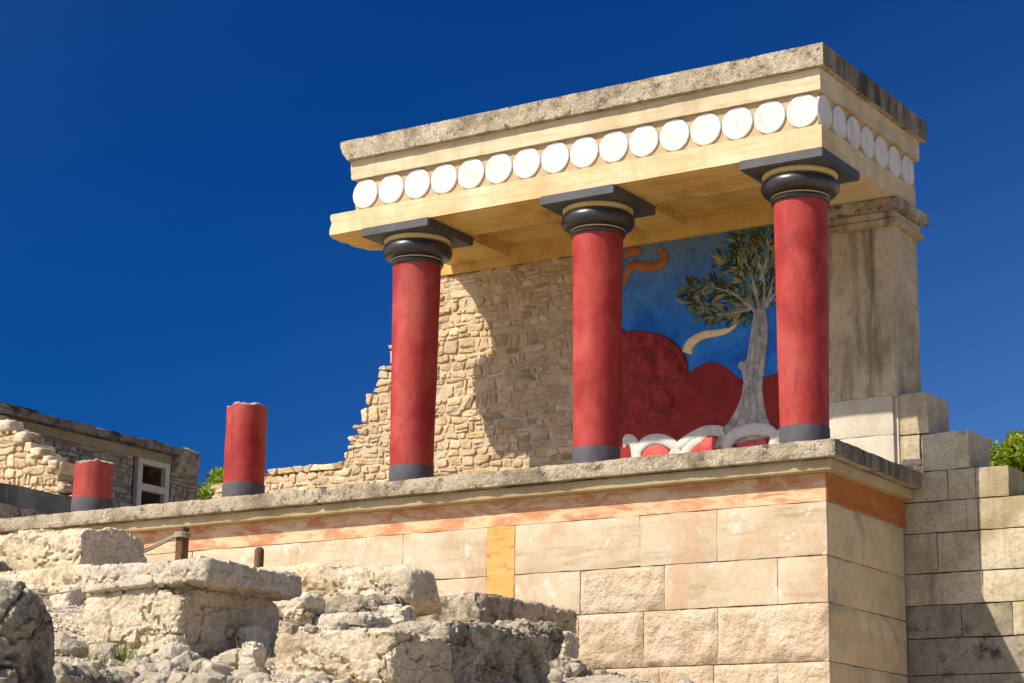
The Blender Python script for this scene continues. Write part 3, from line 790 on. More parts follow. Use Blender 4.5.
mb = MB(); extrude_plan(mb, jag([(-6.88, 2.292), (-6.86, 2.5), (-6.8, 2.8), (-6.7, 3.0)], 4, .04, 6) + [(-1.004, 3.0), (-1.004, 2.292)], 3.185, 3.503)
mb.obj('rear_beam', [M['soffit']], roof)
def disc_mesh(parent, cx, cy, cz, rad, axis):
    rad -= .003; th = .022; n = 48; V = []; ring = [(rad, 0), (rad, th - .006), (rad - .008, th)]
    for r_, d in ring:
        for k in range(n):
            a = 2 * math.pi * k / n
            u, w = r_ * math.cos(a), r_ * math.sin(a)
            V.append((cx + u, cy - d, cz + w) if axis == 'y' else (cx + d, cy + u, cz + w))
    F = [(a * n + k, a * n + (k + 1) % n, (a + 1) * n + (k + 1) % n, (a + 1) * n + k) for a in range(2) for k in range(n)] + [tuple(2 * n + k for k in range(n))]
    return mesh_obj('disc', V, F, M['disc'], parent)
d0 = disc_mesh(roof, -6.365, .255, 3.716, .194, 'y')
for k in range(1, 16):
    o = d0.copy(); C.objects.link(o); o.parent = roof; o.location.x += k * .3972
d1 = disc_mesh(roof, -.225, .385, 3.716, .192, 'x')
for k in range(1, 7):
    o = d1.copy(); C.objects.link(o); o.parent = roof; o.location.y += k * .3955

# ------------------------------------------------------------------ columns
YC = .65; XC = [-.640, -3.237, -5.834]
def shaft_profile(z0, z1, ztop=2.83, n=24):
    return [(.262 + (.298 - .262) * z / ztop, z) for z in np.linspace(z0, z1, n)]
def make_column(x):
    t = thing('red_column', 'x', 'column', (x, YC, 0), 'red columns holding up the portico roof')
    V, F = lathe(shaft_profile(.265, 2.80), x, YC, 72, wob=.004); mesh_obj('shaft', V, F, M['red'], t, True, angle=50)
    V, F = lathe([(.270, 0), (.272, .02), (.2725, .25), (.2695, .267)], x, YC, 72, wob=.002); mesh_obj('base_band', V, F, M['baseband'], t, True, angle=50)
    V, F = lathe([(.29, 2.788), (.318, 2.793), (.328, 2.815), (.325, 2.838), (.31, 2.85), (.29, 2.853)], x, YC, 72); mesh_obj('neck_ring', V, F, M['black'], t, True, angle=60)
    V, F = lathe([(.29, 2.847), (.318, 2.850), (.322, 2.862), (.30, 2.874)], x, YC, 72); mesh_obj('neck_fillet', V, F, M['echinus'], t, True, angle=60)
    pr = [(.29, 2.868), (.33, 2.876)] + [(.335 + .10 * math.sin(a) , 2.972 - .098 * math.cos(a)) for a in np.linspace(.5, math.pi - .35, 16)] + [(.38, 3.068)]
    V, F = lathe(pr, x, YC, 72); mesh_obj('capital_cushion', V, F, M['black'], t, True, angle=60)
    V, F = lathe([(.37, 3.06), (.405, 3.066), (.418, 3.09), (.418, 3.112), (.40, 3.128)], x, YC, 72); mesh_obj('echinus', V, F, M['echinus'], t, True, angle=60)
    mb = MB(); mb.box(x - .5, x + .5, YC - .5, YC + .5, 3.125, 3.236, 0, .008); mb.obj('abacus', [M['darkgrey']], t)
    return t
c0 = make_column(XC[0])
labs = ['red column at the roof corner, rightmost of the three with capitals', 'middle red column with black capital, left of the blue painted wall', 'leftmost of the red columns with capitals, under the broken roof end']
c0['label'] = labs[0]
for x, lb in zip(XC[1:], labs[1:]):
    o = c0.copy(); C.objects.link(o); o.location.x = x; o['label'] = lb
    for ch in list(c0.children):
        d = ch.copy(); C.objects.link(d); d.parent = o
def broken_column(x, top, label, seed):
    t = thing('broken_column', label, 'column', (x, YC, 0), 'broken column stumps on the ledge')
    V, F = lathe([(.262, z) for z in np.linspace(.265, top, 14)], x, YC, 72, cap_top=False, wob=.004, seed=seed)
    ang = np.arctan2(V[:, 1] - YC, V[:, 0] - x)
    rim = top + .035 * fbm(np.c_[np.cos(ang) * 1.1, np.sin(ang) * 1.1, np.full(len(ang), seed)], 5, .62) - .015
    V[:, 2] = .265 + (V[:, 2] - .265) * (rim - .265) / (top - .265)
    mesh_obj('shaft', V, F, M['red'], t, True, angle=50)
    seg = 72; P = []; rr = np.array([.2625, .262, .235, .18, .1, .03])
    for i, r_ in enumerate(rr):
        for k in range(seg):
            a = 2 * math.pi * k / seg
            rimk = top + .035 * fbm(np.array([[math.cos(a) * 1.1, math.sin(a) * 1.1, seed]]), 5, .62)[0] - .015
            px, py = x + r_ * math.cos(a), YC + r_ * math.sin(a)
            up_ = .0 if i == 0 else .03 * (1 - (r_ / .262) ** 2) + .022 * fbm(np.array([[px * 14, py * 14, seed]]), 3)[0] + .012
            P.append((px, py, rimk - .004 + up_))
    Fq = [(i * seg + k, i * seg + (k + 1) % seg, (i + 1) * seg + (k + 1) % seg, (i + 1) * seg + k) for i in range(5) for k in range(seg)] + [tuple(5 * seg + k for k in range(seg))]
    mesh_obj('broken_top', P, Fq, M['jag'], t, True)
    V, F = lathe([(.270, 0), (.272, .02), (.272, .25), (.267, .267)], x, YC, 72); mesh_obj('base_band', V, F, M['baseband'], t, True, angle=50)
broken_column(-8.465, 1.285, 'taller red broken column stump, standing alone left of the rubble wall', 3)
broken_column(-11.11, .765, 'short red broken column stump in front of the grey stone building', 8)

# ------------------------------------------------------------------ rubble rear wall
YW = 2.33
wallT = thing('rubble_wall', 'golden rubble stone wall stepping down to the left behind the columns', 'wall', (-6.5, YW, 0))
outl = [(-3.99, -.05), (-3.99, 3.17), (-6.95, 3.17), (-7.05, 2.9), (-7.15, 2.72), (-7.25, 2.42), (-7.42, 2.33), (-7.48, 2.06), (-7.72, 2.02), (-7.78, 1.72), (-7.92, 1.62), (-7.95, 1.36), (-8.08, 1.26), (-8.12, 1.02), (-8.22, .95), (-8.3, .78), (-8.9, .80), (-9.5, .77), (-10.5, .74), (-10.62, -.05)]
mb = MB(); rubble_wall(mb, outl, lambda s, t, o: np.c_[s, YW + .012 - o, t], 1, .205, .122, .42, .0075, .024, 5)
mb.obj('masonry', [M['masonry']], wallT, True, 50)
co = [(-3.92, -.05), (-3.92, 3.17), (-6.9, 3.17), (-7.0, 2.75), (-7.15, 2.3), (-7.42, 1.98), (-7.7, 1.6), (-7.9, 1.2), (-8.1, .9), (-8.2, .70), (-10.4, .66), (-10.55, -.05)]
mb = MB(); prism(mb, co, YW + .010, YW + .46)
mb.obj('mortar_core', [M['mortar']], wallT)

# ------------------------------------------------------------------ painted relief behind the columns
YF = 2.36
rel = thing('painted_relief', 'painted blue relief panel of red hills and a grey olive tree between two columns', 'mural', (-2.5, YF, 0))
mb = MB(); mb.box(-3.93, -1.1, YF, YF + .3, -.04, 3.183); mb.obj('blue_panel', [M['fblue']], rel)
def blob(name, pts, mat, y0, n=5, closed=True, bev=.018, amp=.0):
    P = smoothline(pts, n)
    mb = MB(); prism(mb, P, y0, YF + .002, 0, bev); return mb.obj(name, [M[mat]], rel)
h2 = [(-3.925, .02), (-3.925, .9), (-3.5, 1.2), (-3.2, 1.25)] + [(-3.058, 1.36), (-2.863, 1.52), (-2.624, 1.568), (-2.434, 1.481), (-2.304, 1.36), (-2.15, 1.28), (-1.946, 1.299), (-1.784, 1.341), (-1.509, 1.401), (-1.15, 1.45), (-1.108, 1.4), (-1.108, .02)]
blob('red_hill', h2, 'fred2', YF - .02, 4, bev=.012)
h1 = [(-3.925, .9), (-3.925, 2.04), (-3.80, 2.091), (-3.647, 2.086), (-3.398, 2.025), (-3.153, 1.893), (-2.99, 1.693), (-2.95, 1.45), (-3.05, 1.25), (-3.2, 1.12), (-3.02, 1.0), (-3.1, .88), (-3.4, .95), (-3.6, .9)]
P1 = smoothline(h1, 5)
mb = MB()
# mottled mound: a few overlapping lobes, raised as low relief
def lobe(mb, cx, cz, rx, rz, rot, h, y0, seed):
    nr, na = 12, 40; V = [(cx, y0 - h, cz)]; F = []
    for i in range(1, nr + 1):
        f = i / nr
        for k in range(na):
            a = 2 * math.pi * k / na
            u, w = rx * f * math.cos(a), rz * f * math.sin(a)
            x = cx + u * math.cos(rot) - w * math.sin(rot); z = cz + u * math.sin(rot) + w * math.cos(rot)
            b = h * math.sqrt(max(0, 1 - f * f)) + .012 * (1 - f) * fbm(np.array([[x * 8, z * 8, seed]]), 3)[0]
            V.append((x, y0 - b, z))
    F += [(0, 1 + (k + 1) % na, 1 + k) for k in range(na)]
    for i in range(nr - 1):
        for k in range(na): F.append((1 + i * na + k, 1 + i * na + (k + 1) % na, 1 + (i + 1) * na + (k + 1) % na, 1 + (i + 1) * na + k))
    mb.add(V, F)
prism(mb, P1, YF - .035, YF - .01, 0, .02)
for a in ((-3.5, 1.62, .33, .36, .3, .05, 1), (-3.22, 1.55, .2, .27, .5, .05, 2), (-3.7, 1.25, .17, .28, 0, .04, 3), (-3.35, 1.2, .22, .12, -.4, .04, 4)):
    lobe(mb, *a[:6], YF - .03, a[6])
mb.obj('crimson_mound', [M['fred1']], rel, True, 40)
tr = [(-2.60, .50), (-2.50, .70), (-2.38, .83), (-2.27, 1.0), (-2.20, 1.2), (-2.215, 1.40), (-2.27, 1.46), (-2.24, 1.53), (-2.15, 1.55), (-2.101, 1.834), (-2.027, 2.13), (-1.911, 2.137), (-1.867, 1.936), (-1.88, 1.722), (-1.921, 1.425), (-1.95, 1.168), (-1.90, .85), (-1.80, .58)]
blob('tree_trunk', tr, 'ftrunk', YF - .034, 4, bev=.007)
BR = [[(-2.004, 2.105), (-2.143, 2.232), (-2.378, 2.417), (-2.712, 2.527), (-2.93, 2.512)], [(-1.957, 2.121), (-2.047, 2.395), (-2.233, 2.64), (-2.469, 2.851)],
      [(-1.92, 2.138), (-1.906, 2.464), (-2.017, 2.876), (-2.132, 3.114)], [(-1.887, 2.156), (-1.789, 2.492), (-1.714, 2.832)], [(-2.05, 2.177), (-2.238, 2.148), (-2.571, 2.154), (-2.859, 2.324)], [(-2.002, 2.302), (-2.091, 2.621), (-2.299, 3.05)],
      [(-1.88, 2.2), (-1.68, 2.4), (-1.5, 2.75), (-1.42, 3.0)], [(-1.95, 2.5), (-1.85, 2.85), (-1.88, 3.12)]]
mbb = MB(); leaf = [MB(), MB(), MB()]
lr = np.random.default_rng(21)
for b in BR:
    L = smoothline(b, 13); k = len(L)
    tube(mbb, [(p[0], YF - .012, p[1]) for p in L], list(np.linspace(.034, .008, k)), 6)
    for i in range(3, k):
        t = L[i] - L[i - 1]; an = math.atan2(t[1], t[0])
        for s in (-1, 1, -1, 1, 0):
            q = an + s * lr.uniform(.25, 1.1) + lr.normal() * .12
            ln = lr.uniform(.09, .18); wd = ln * lr.uniform(.09, .13)
            st = L[i] + lr.normal(size=2) * .045
            d = np.array([math.cos(q), math.sin(q)]); e = np.array([-d[1], d[0]])
            pl = [st + d * ln * f + e * wd * g for f, g in ((0, 0), (.25, .75), (.55, 1), (.85, .5), (1, 0), (.85, -.5), (.55, -1), (.25, -.75))]
            if max(p[1] for p in pl) > 3.18 or max(p[0] for p in pl) > -1.12: continue
            w = int(lr.choice([0, 1, 2], p=[.5, .2, .3]))
            yo = YF - lr.uniform(.008, .035)
            prism(leaf[w], pl, yo, YF + .002, 0, .004)
for off, amp_ in ((-.09, .03), (-.02, .04), (.05, .03)):   # bark ridges twisting up the trunk
    P = smoothline([(-2.2 + off * 2.6, .6), (-2.12 + off * 1.5 + amp_, .9), (-2.07 + off - amp_, 1.2), (-2.06 + off + amp_, 1.5), (-2.0 + off * .7 - amp_ * .5, 1.8), (-1.965 + off * .5, 2.1)], 8)
    tube(mbb, [(p[0], YF - .030, p[1]) for p in P], .015, 6)
mbb.obj('tree_branch', [M['ftrunk']], rel, True)
for w, mm in enumerate(('fleaf', 'fleaf2', 'fleaf3')): leaf[w].obj('leaf_spray', [M[mm]], rel)
def ribbon(name, lines, rad, mat, dy=0.0):
    mb = MB()
    for L in lines:
        P = smoothline(L, 9); n = len(P)
        rr = [rad * (.35 + .65 * min(1, 4 * min(i, n - 1 - i) / n)) if isinstance(rad, float) else rad[0] + (rad[1] - rad[0]) * i / (n - 1) for i in range(n)]
        tube(mb, [(p[0], YF - .006, p[1]) for p in P], rr, 10)
    for A in mb.V: A[:, 1] = YF - .006 + (A[:, 1] - YF + .006) * .4 - dy
    return mb.obj(name, [M[mat]], rel, True)
ribbon('orange_curl', [[(-3.84, 2.70), (-3.8, 2.858), (-3.70, 2.935), (-3.497, 2.882), (-3.323, 2.903), (-3.283, 3.011), (-3.357, 3.12)], [(-3.84, 3.06), (-3.75, 3.12), (-3.6, 3.12)]], .062, 'forange')
ribbon('cream_curve', [[(-2.969, 1.72), (-2.91, 1.842), (-2.741, 1.919), (-2.501, 1.926), (-2.373, 1.954), (-2.259, 2.037)]], (.075, .02), 'fcream')
ribbon('white_ribbon', [[(-3.85, .6), (-3.80, .72), (-3.7, .66), (-3.66, .45), (-3.62, .1)], [(-3.72, .2), (-3.66, .52), (-3.56, .65), (-3.42, .69), (-3.24, .65), (-3.1, .52), (-3.02, .2)], [(-3.3, .3), (-3.15, .52), (-2.964, .634), (-2.773, .711), (-2.64, .724), (-2.499, .685), (-2.42, .5), (-2.4, .2)],
        [(-3.1, .3), (-2.96, .52), (-2.82, .62), (-2.669, .692)]], .078, 'fwhite')
ribbon('white_ribbon', [[(-2.48, .2), (-2.42, .5), (-2.326, .63), (-2.163, .68), (-1.978, .675), (-1.80, .60), (-1.7, .3)], [(-1.85, .3), (-1.78, .54), (-1.524, .62), (-1.3, .57), (-1.17, .3)]], .078, 'fwhite', .03)
for a in ((-3.4, .45, .2, .17, 0, .012, 1), (-2.72, .5, .22, .14, .2, .012, 2), (-2.1, .48, .2, .14, 0, .012, 3), (-1.5, .42, .22, .13, 0, .012, 4)):
    mb = MB(); lobe(mb, *a[:6], YF - .024, a[6]); mb.obj('pink_patch', [M['fpink']], rel, True)

# ------------------------------------------------------------------ pier on the right
pier = thing('stone_pier', 'square concrete pier with moulded capital at the back corner of the portico', 'pillar', (-.66, 2.7, 0))
mb = MB(); rough_block(mb, (-1.085, 2.30, .905), (1, 0, 0), (0, 0, 1), (0, -1, 0), .85, 2.02, .72, .004, 2, .05, .012)
rough_block(mb, (-.2355, 2.301, .905), (0, 1, 0), (0, 0, 1), (1, 0, 0), .72, 2.02, .05, .004, 5, .05, .012)
mb.obj('pier_shaft', [M['pier']], pier, True, 40)
mb = MB()
worn_slab(mb, -1.09, -.09, 2.16, 3.10, 3.10, 3.238, .006, .05, 3); 
capo = mb.obj('capital_slab', [M['coping']], pier)
mb = MB(); mb.box(-1.088, -.185, 2.25, 3.05, 3.0, 3.099, 0, .015); mb.box(-1.088, -.15, 2.215, 3.08, 2.925, 3.0, 0, .018)
mb.obj('capital_moulding', [M['pier']], pier)
mb = MB(); g = .004
rough_block(mb, (-1.085, 2.285, .46), (1, 0, 0), (0, 0, 1), (0, -1, 0), .79, .444, .78, .002, 3, .06, .01)
rough_block(mb, (-1.085, 2.285, -.02), (1, 0, 0), (0, 0, 1), (0, -1, 0), .79, .472, .78, .002, 6, .06, .01)
mb.box(-.295, -.25, 2.34, 2.9, 0, .9)
mb.obj('pier_base', [M['pierbase']], pier, True, 40)

# ------------------------------------------------------------------ stepped retaining wall
YR = 2.37
ret = thing('stepped_retaining_wall', 'grey ashlar retaining wall stepping down to the right of the bastion', 'wall', (1, 2.7, -1.5))
mb = MB()
def rblock(x0, x1, z0, z1, dep=.62, mi=0, y=YR, seed=0, r=.003):
    g = .004
    rough_block(mb, (x0 + g, y, z0 + g), (1, 0, 0), (0, 0, 1), (0, -1, 0), x1 - x0 - 2 * g, z1 - z0 - 2 * g, dep, r, seed, .06, .009, mi, chip=.004)
    mb.add([(x0 + g, y + dep, z0 + g), (x1 - g, y + dep, z0 + g), (x1 - g, y + dep, z1 - g), (x0 + g, y + dep, z1 - g)], [(3, 2, 1, 0)], mi)
rblock(-.262, .10, .448, .925, .66, 0, YR - .02, 1); rblock(-.262, -.01, .014, .44, .5, 0, YR - .02, 2)
rblock(.0, .56, .014, .442, .70, 0, YR + .004, 3)
rows = [(-.332, .008, [-.25, .30, .62, 1.0]), (-.686, -.338, [-.25, .50, .64, 1.45]), (-1.135, -.692, [-.25, .15, .64, 1.35, 1.95]), (-1.49, -1.14, [-.25, .66, 1.5, 2.5]),
        (-1.855, -1.496, [-.25, .40, .98, 1.7, 3.0]), (-2.258, -1.861, [-.25, .10, .60, 1.25, 2.2, 3.5]), (-2.75, -2.264, [-.25, .42, 1.2, 2.3, 4.0]), (-3.3, -2.756, [-.25, .7, 1.9, 3.1, 4.6]), (-3.9, -3.306, [-.25, .9, 2.2, 3.7, 5.2])]
for ri, (z0, z1, js) in enumerate(rows):
    for i in range(len(js) - 1):
        rblock(js[i], js[i + 1], z0, z1, .64 + .003 * ri, 1 if (z0 < -1.8 and js[i] < .7) else 0, YR, 10 + ri * 7 + i, .004)
mb.obj('masonry', [M['retain'], M['retaindark']], ret, True, 40)
mb = MB()
for ri, (z0, z1, js) in enumerate(rows): mb.box(-.24, js[-1] - .03, YR + .03, YR + .60, z0, z1 - .012)
mb.obj('joint_core', [M['joint']], ret)
rock('stone_chip', 'small broken stone lump lying where the ledge meets the retaining wall', 'stone', -.13, .07, 2.10, 2.30, -.02, .115, 'rubble', res=.02, seed=77, rough=.12, chops=5)

# ------------------------------------------------------------------ far stone building on the left
XB = -16.0
bld = thing('stone_building', 'long grey rubble stone building with a flat slab roof and white framed window', 'building', (XB, 5, -.05))
mb = MB(); rubble_wall(mb, [(3.3, .0), (8.3, .0), (8.3, 1.9), (7.75, 2.24), (3.3, 2.24)], lambda s, t, o: np.c_[XB - .012 + o, s, t], 1, .21, .125, .3, .009, .035, 15)
# leave the window bay clear of stones
V = np.concatenate(mb.V); keep = []
for f, i in zip(mb.F, mb.I):
    cy = V[list(f)][:, 1].mean()
    if not (6.55 < cy < 7.52): keep.append(f)
mb.F = keep; mb.I = [0] * len(keep)
mb.obj('wall', [M['farstone']], bld, True, 50)
mb = MB(); mb.box(XB - 4, XB - .01, 3.3, 6.56, -.05, 2.24); mb.box(XB - 4, XB - .01, 7.53, 8.25, -.05, 2.24); mb.box(XB - 4, XB - 1.2, 6.56, 7.53, -.05, 2.24)
mb.obj('wall_core', [M['farmortar']], bld)
mb = MB(); mb.box(XB - 4, XB + .03, 3.25, 7.72, 2.245, 2.405); mb.obj('lintel_band', [M['beamconc']], bld)
mb = MB(); worn_slab(mb, XB - 4.2, XB + .2, 3.2, 7.72, 2.41, 2.555, .028, .1, 4); mb.obj('roof', [M['oldslab']], bld)
V, F = rock_mesh(XB - .6, XB + .2, 7.5, 8.2, 2.12, 2.56, res=.05, seed=12, rough=.12, chops=6)
mesh_obj('broken_corner', V, F, M['limegrey'], bld, True)
mb = MB(); mb.box(XB - 3.5, XB - .1, 3.3, 4.4, 2.57, 2.66); mb.obj('roof_kerb', [M['oldslab']], bld)
mb = MB()
mb.box(XB - .06, XB + .05, 6.65, 6.76, .0, 2.244); mb.box(XB - .06, XB + .05, 7.345, 7.455, .0, 2.244)
mb.box(XB - .06, XB + .045, 6.762, 7.343, 2.15, 2.242); mb.box(XB - .06, XB + .045, 6.762, 7.343, 1.69, 1.81)
wf = mb.obj('window', [M['framewhite']], bld)
mb = MB(); mb.box(XB - 1.1, XB - 1.0, 6.57, 7.52, 0, 2.24); mb.obj('opening_shade', [M['darkroom']], wf)  # dark sheet behind the frame, the unlit room's shade put into its colour
# rubble ruin in front of it, and the concrete parapet
ruin = thing('ruined_wall', 'sunlit crumbling rubble wall end in front of the grey building', 'wall', (-16, 3.2, 0))
ro = [(-17, -.1), (-17, 2.42), (-16.0, 2.36), (-15.7, 2.22), (-15.4, 2.08), (-15.08, 1.9), (-14.9, 1.72), (-14.72, 1.62), (-14.5, 1.5), (-14.36, 1.4), (-14.3, 1.1), (-14.1, .95), (-13.95, .8), (-13.6, .6), (-13.4, -.1)]
mb = MB(); rubble_wall(mb, ro, lambda s, t, o: np.c_[s, 3.2 + .012 - o, t], 1, .24, .15, .5, .007, .045, 25, .5)
mb.obj('masonry', [M['masonry']], ruin, True, 50)
mb = MB(); prism(mb, [(a * 1.0 - .1, max(-.1, b - .12)) for a, b in ro], 3.22, 3.9); mb.obj('mortar_core', [M['mortar']], ruin)
rr = np.random.default_rng(5)
for i, (a, b) in enumerate(((-15.6, 2.15), (-15.2, 1.92), (-14.85, 1.66), (-14.45, 1.42), (-14.25, 1.05), (-15.9, 2.3), (-13.95, .76), (-14.6, 1.52))):
    s = rr.uniform(.08, .15)
    V, F = rock_mesh(a - s, a + s, 3.13, 3.5, b - s * .7, b + s * .7, res=.05, seed=40 + i, rough=.16, chops=5); mesh_obj('loose_capstone', V, F, M['lime'], ruin, True)
par = thing('concrete_parapet', 'low grey concrete parapet wall left of the short column stump', 'wall', (-13.6, 1.5, 0))
mb = MB(); worn_slab(mb, -14.0, -13.55, .12, 3.19, -.05, .80, .012, .1, 7); mb.obj('parapet_wall', [M['concrete']], par)
mb = MB(); worn_slab(mb, -13.54, -12.95, .12, 2.0, -.02, .37, .02, .1, 17); mb.obj('low_kerb', [M['coping']], par)

# ------------------------------------------------------------------ trees
def tree(name, label, loc, hgt, crown, nclump, nleaf, mat, seed, group=None, flat=.75, leaf=.16):
    r = np.random.default_rng(seed)
    t = thing(name, label, 'tree', loc, group)
    lx, ly, lz = loc
    mb = MB(); P = [np.array([lx + .15 * math.sin(i * 1.3 + seed), ly + .12 * math.cos(i * 1.7), lz + hgt * .8 * i / 6]) for i in range(7)]
    tube(mb, P, list(np.linspace(hgt * .04, hgt * .014, 7)), 10)
    cl = []
    for i in range(nclump):
        d = r.normal(size=3); d /= np.linalg.norm(d); f = r.uniform(.45, 1) ** .6
        c = np.array([lx, ly, lz + hgt - crown[2]]) + d * f * np.array(crown) * np.array([1, 1, flat if d[2] < 0 else 1]); cl.append(c)
        if i % 3 == 0:
            a = P[3 + i % 4]; tube(mb, [a, (a + c) / 2 + r.normal(size=3) * .1, c], [hgt * .012, hgt * .008, .015], 6)
    mb.obj('trunk', [M['bark']], t, True)
    V = []; F = []
    for c in cl:
        s = r.uniform(.55, 1.0) * min(crown) * .42
        k = nleaf // nclump
        q = r.normal(size=(k, 3)); q /= np.linalg.norm(q, axis=1)[:, None]; q *= (r.uniform(.35, 1, k) ** .5)[:, None] * s
        q[:, 2] *= .75
        for p in q:
            o = c + p; u = r.normal(size=3) + p / s * .6; u /= np.linalg.norm(u); w = np.cross(u, r.normal(size=3)); w /= np.linalg.norm(w) + 1e-9
            ln = leaf * r.uniform(.6, 1.3); b = len(V)
            V += [o - w * ln * .28, o + w * ln * .28, o + u * ln + w * ln * .1, o + u * ln - w * ln * .1]; F.append((b, b + 1, b + 2, b + 3))
    mesh_obj('crown', V, F, M[mat], t)
tree('pine_tree', 'bright green bushy tree top showing left of the tall column stump', (-31.5, 25.4, -.06), 6.35, (2.5, 2.5, 1.8), 60, 16000, 'bush', 5)
tree('pine_tree', 'bright green pine crown behind the right end of the stepped wall', (-9.0, 33.2, -.06), 6.65, (1.6, 1.6, 1.6), 46, 10000, 'pine', 9)
tree('pine_tree', 'green pine crown at the right picture edge, beyond the stepped wall', (-6.7, 35.0, -.06), 7.0, (1.9, 1.9, 2.0), 46, 9000, 'pine', 14)

# ------------------------------------------------------------------ ancient blocks in the foreground
cu = thing('capped_block', 'big ancient stone block with an overhanging flat slab on top, lit from the left', 'stone block', (-1.9, -7.5, -3))
V, F = rock_mesh(-2.72, -1.70, -7.94, -6.78, -3.15, -2.27, res=.013, seed=2, rough=.035, rnd=12, chops=4, warp=.07, ridge=.55, nf=1.3, cutlo=.95); mesh_obj('block_body', V, F, M['lime'], cu, True, None, 32)
V, F = rock_mesh(-2.73, -1.44, -7.98, -6.80, -2.305, -2.12, res=.013, seed=9, rough=.07, rnd=14, chops=2, warp=.12, ridge=.4, nf=.45, cutlo=1.0); mesh_obj('cap_slab', V, F, M['limeslab'], cu, True, None, 32)
rock('stone_block', 'pale rough squared block in the front row, nearest the bottom edge', 'stone block', -.82, .24, -7.96, -7.2, -3.45, -2.70, 'lime', res=.013, seed=31, rough=.035, rnd=16, chops=4, warp=.05, cutlo=.98, nf=1.2)
rock('stone_block', 'dark lichen-covered block right behind the pale front block', 'stone block', -.62, .0, -6.95, -5.5, -3.35, -2.53, 'limegrey', res=.015, seed=34, rough=.045, rnd=12, chops=5, warp=.07, cutlo=.93)
rock('stone_block', 'long stained block standing closest to the painted ashlar wall', 'stone block', -3.78, -2.88, -2.2, -.28, -2.35, -1.68, 'limegrey', res=.018, seed=36, rough=.045, rnd=13, chops=4, warp=.06, cutlo=.96)
rock('boulder', 'dark cracked boulder at the left edge, nearest to the viewer', 'boulder', .91, 2.11, -13.62, -12.62, -3.95, -3.03, 'limegrey', res=.013, seed=51, rough=.09, rnd=6, chops=7, warp=.12, cutlo=.86, yaw=-.9)
rock('boulder', 'long flat-topped weathered boulder behind the capped block', 'boulder', -5.9, -2.86, -3.5, -2.6, -1.97, -1.53, 'lime', res=.022, seed=56, rough=.09, rnd=6, chops=7, warp=.12, cutlo=.88)
rock('stone_slab', 'thin broken slab lying on top of the long flat-topped boulder', 'stone slab', -5.5, -3.9, -3.35, -2.7, -1.60, -1.45, 'lime', res=.02, seed=58, rough=.12, rnd=6, chops=5, warp=.2)
rock('boulder', 'wide pale boulder on a low ledge left of the iron post', 'boulder', -6.3, -4.80, -5.75, -4.9, -1.85, -1.36, 'lime', res=.018, seed=60, rough=.10, rnd=6, chops=10, warp=.16, cutlo=.84)
rock('boulder', 'grey boulder cut by the left edge beside the wide pale one', 'boulder', -7.0, -5.75, -6.7, -5.95, -1.9, -1.37, 'limegrey', res=.02, seed=63, rough=.12, rnd=5, chops=6, warp=.12)
rock('stone_slab', 'tan shadowed footing slab under the wide pale boulder', 'stone slab', -5.95, -3.95, -6.25, -5.3, -2.22, -1.80, 'lime', res=.02, seed=65, rough=.09, rnd=8, chops=3, warp=.08)
for i, (c, s, lb) in enumerate((((-4.47, -6.72, -2.15), (.13, .12, .11), 'leftmost of three rounded stones in a row below the wide boulder'), ((-4.25, -6.58, -2.15), (.16, .13, .11), 'middle of three rounded stones in a row below the wide boulder'), ((-4.02, -6.42, -2.17), (.11, .12, .11), 'smallest right-hand stone of the row below the wide boulder'))):
    rock('rounded_stone', lb, 'stone', c[0] - s[0], c[0] + s[0], c[1] - s[1], c[1] + s[1], c[2] - s[2] - .05, c[2] + s[2], 'rubble', 'rounded stones in a row', res=.025, seed=70 + i, rough=.1, rnd=4, chops=3)
for i, (nm, lb, b, mt, kw) in enumerate((
    ('flat_stone', 'long flat grey stone between the weathered boulder and the stained block', (-3.3, -2.2, -4.7, -4.0, -2.3, -2.0), 'limegrey', {}),
    ('flat_stone', 'pale flat slab leaning low behind the pale front block', (-2.45, -1.75, -5.6, -4.9, -2.5, -2.26), 'limeslab', {}),
    ('cobble', 'tan rounded cobble at the left foot of the stained block', (-1.93, -1.66, -5.25, -4.95, -2.40, -2.17), 'rubble', {'rnd': 4}),
    ('cobble', 'round stone just right of the capped block overhang', (-2.62, -2.33, -5.7, -5.4, -2.34, -2.09), 'rubble', {'rnd': 4}),
    ('rubble_stone', 'knobbly white-topped stone wedged under the stained block', (-1.42, -.95, -4.3, -3.8, -2.66, -2.2), 'limegrey', {'rough': .2}),
    ('rubble_stone', 'small round stone perched right of the knobbly stone', (-1.44, -1.22, -3.3, -3.05, -2.5, -2.24), 'lime', {}),
    ('rubble_stone', 'dark stone low at the right end of the rubble heap', (-.86, -.5, -4.4, -4.0, -2.95, -2.6), 'limegrey', {'rough': .18}),
    ('rubble_stone', 'shaded stone under the right end of the stained block', (-2.3, -1.7, -2.6, -1.9, -2.95, -2.45), 'limegrey', {}),
    ('rubble_stone', 'broad dark stone on the ground beside the left-edge boulder', (.32, .75, -11.55, -11.0, -3.55, -3.24), 'limegrey', {}),
    ('rubble_stone', 'upright pale chunk in the gap between capped block and front block', (-1.0, -.85, -8.1, -7.93, -3.0, -2.76), 'rubble', {'rough': .2}),
    ('rubble_stone', 'blocky chunk lying against the shaded side of the capped block', (-1.68, -1.48, -7.35, -7.15, -2.78, -2.55), 'rubble', {}))):
    kk = dict(res=.014, seed=100 + i, rough=.12, rnd=7, chops=9, cutlo=.78); kk.update(kw)
    rock(nm, lb, 'stone', *b, mt, **kk)
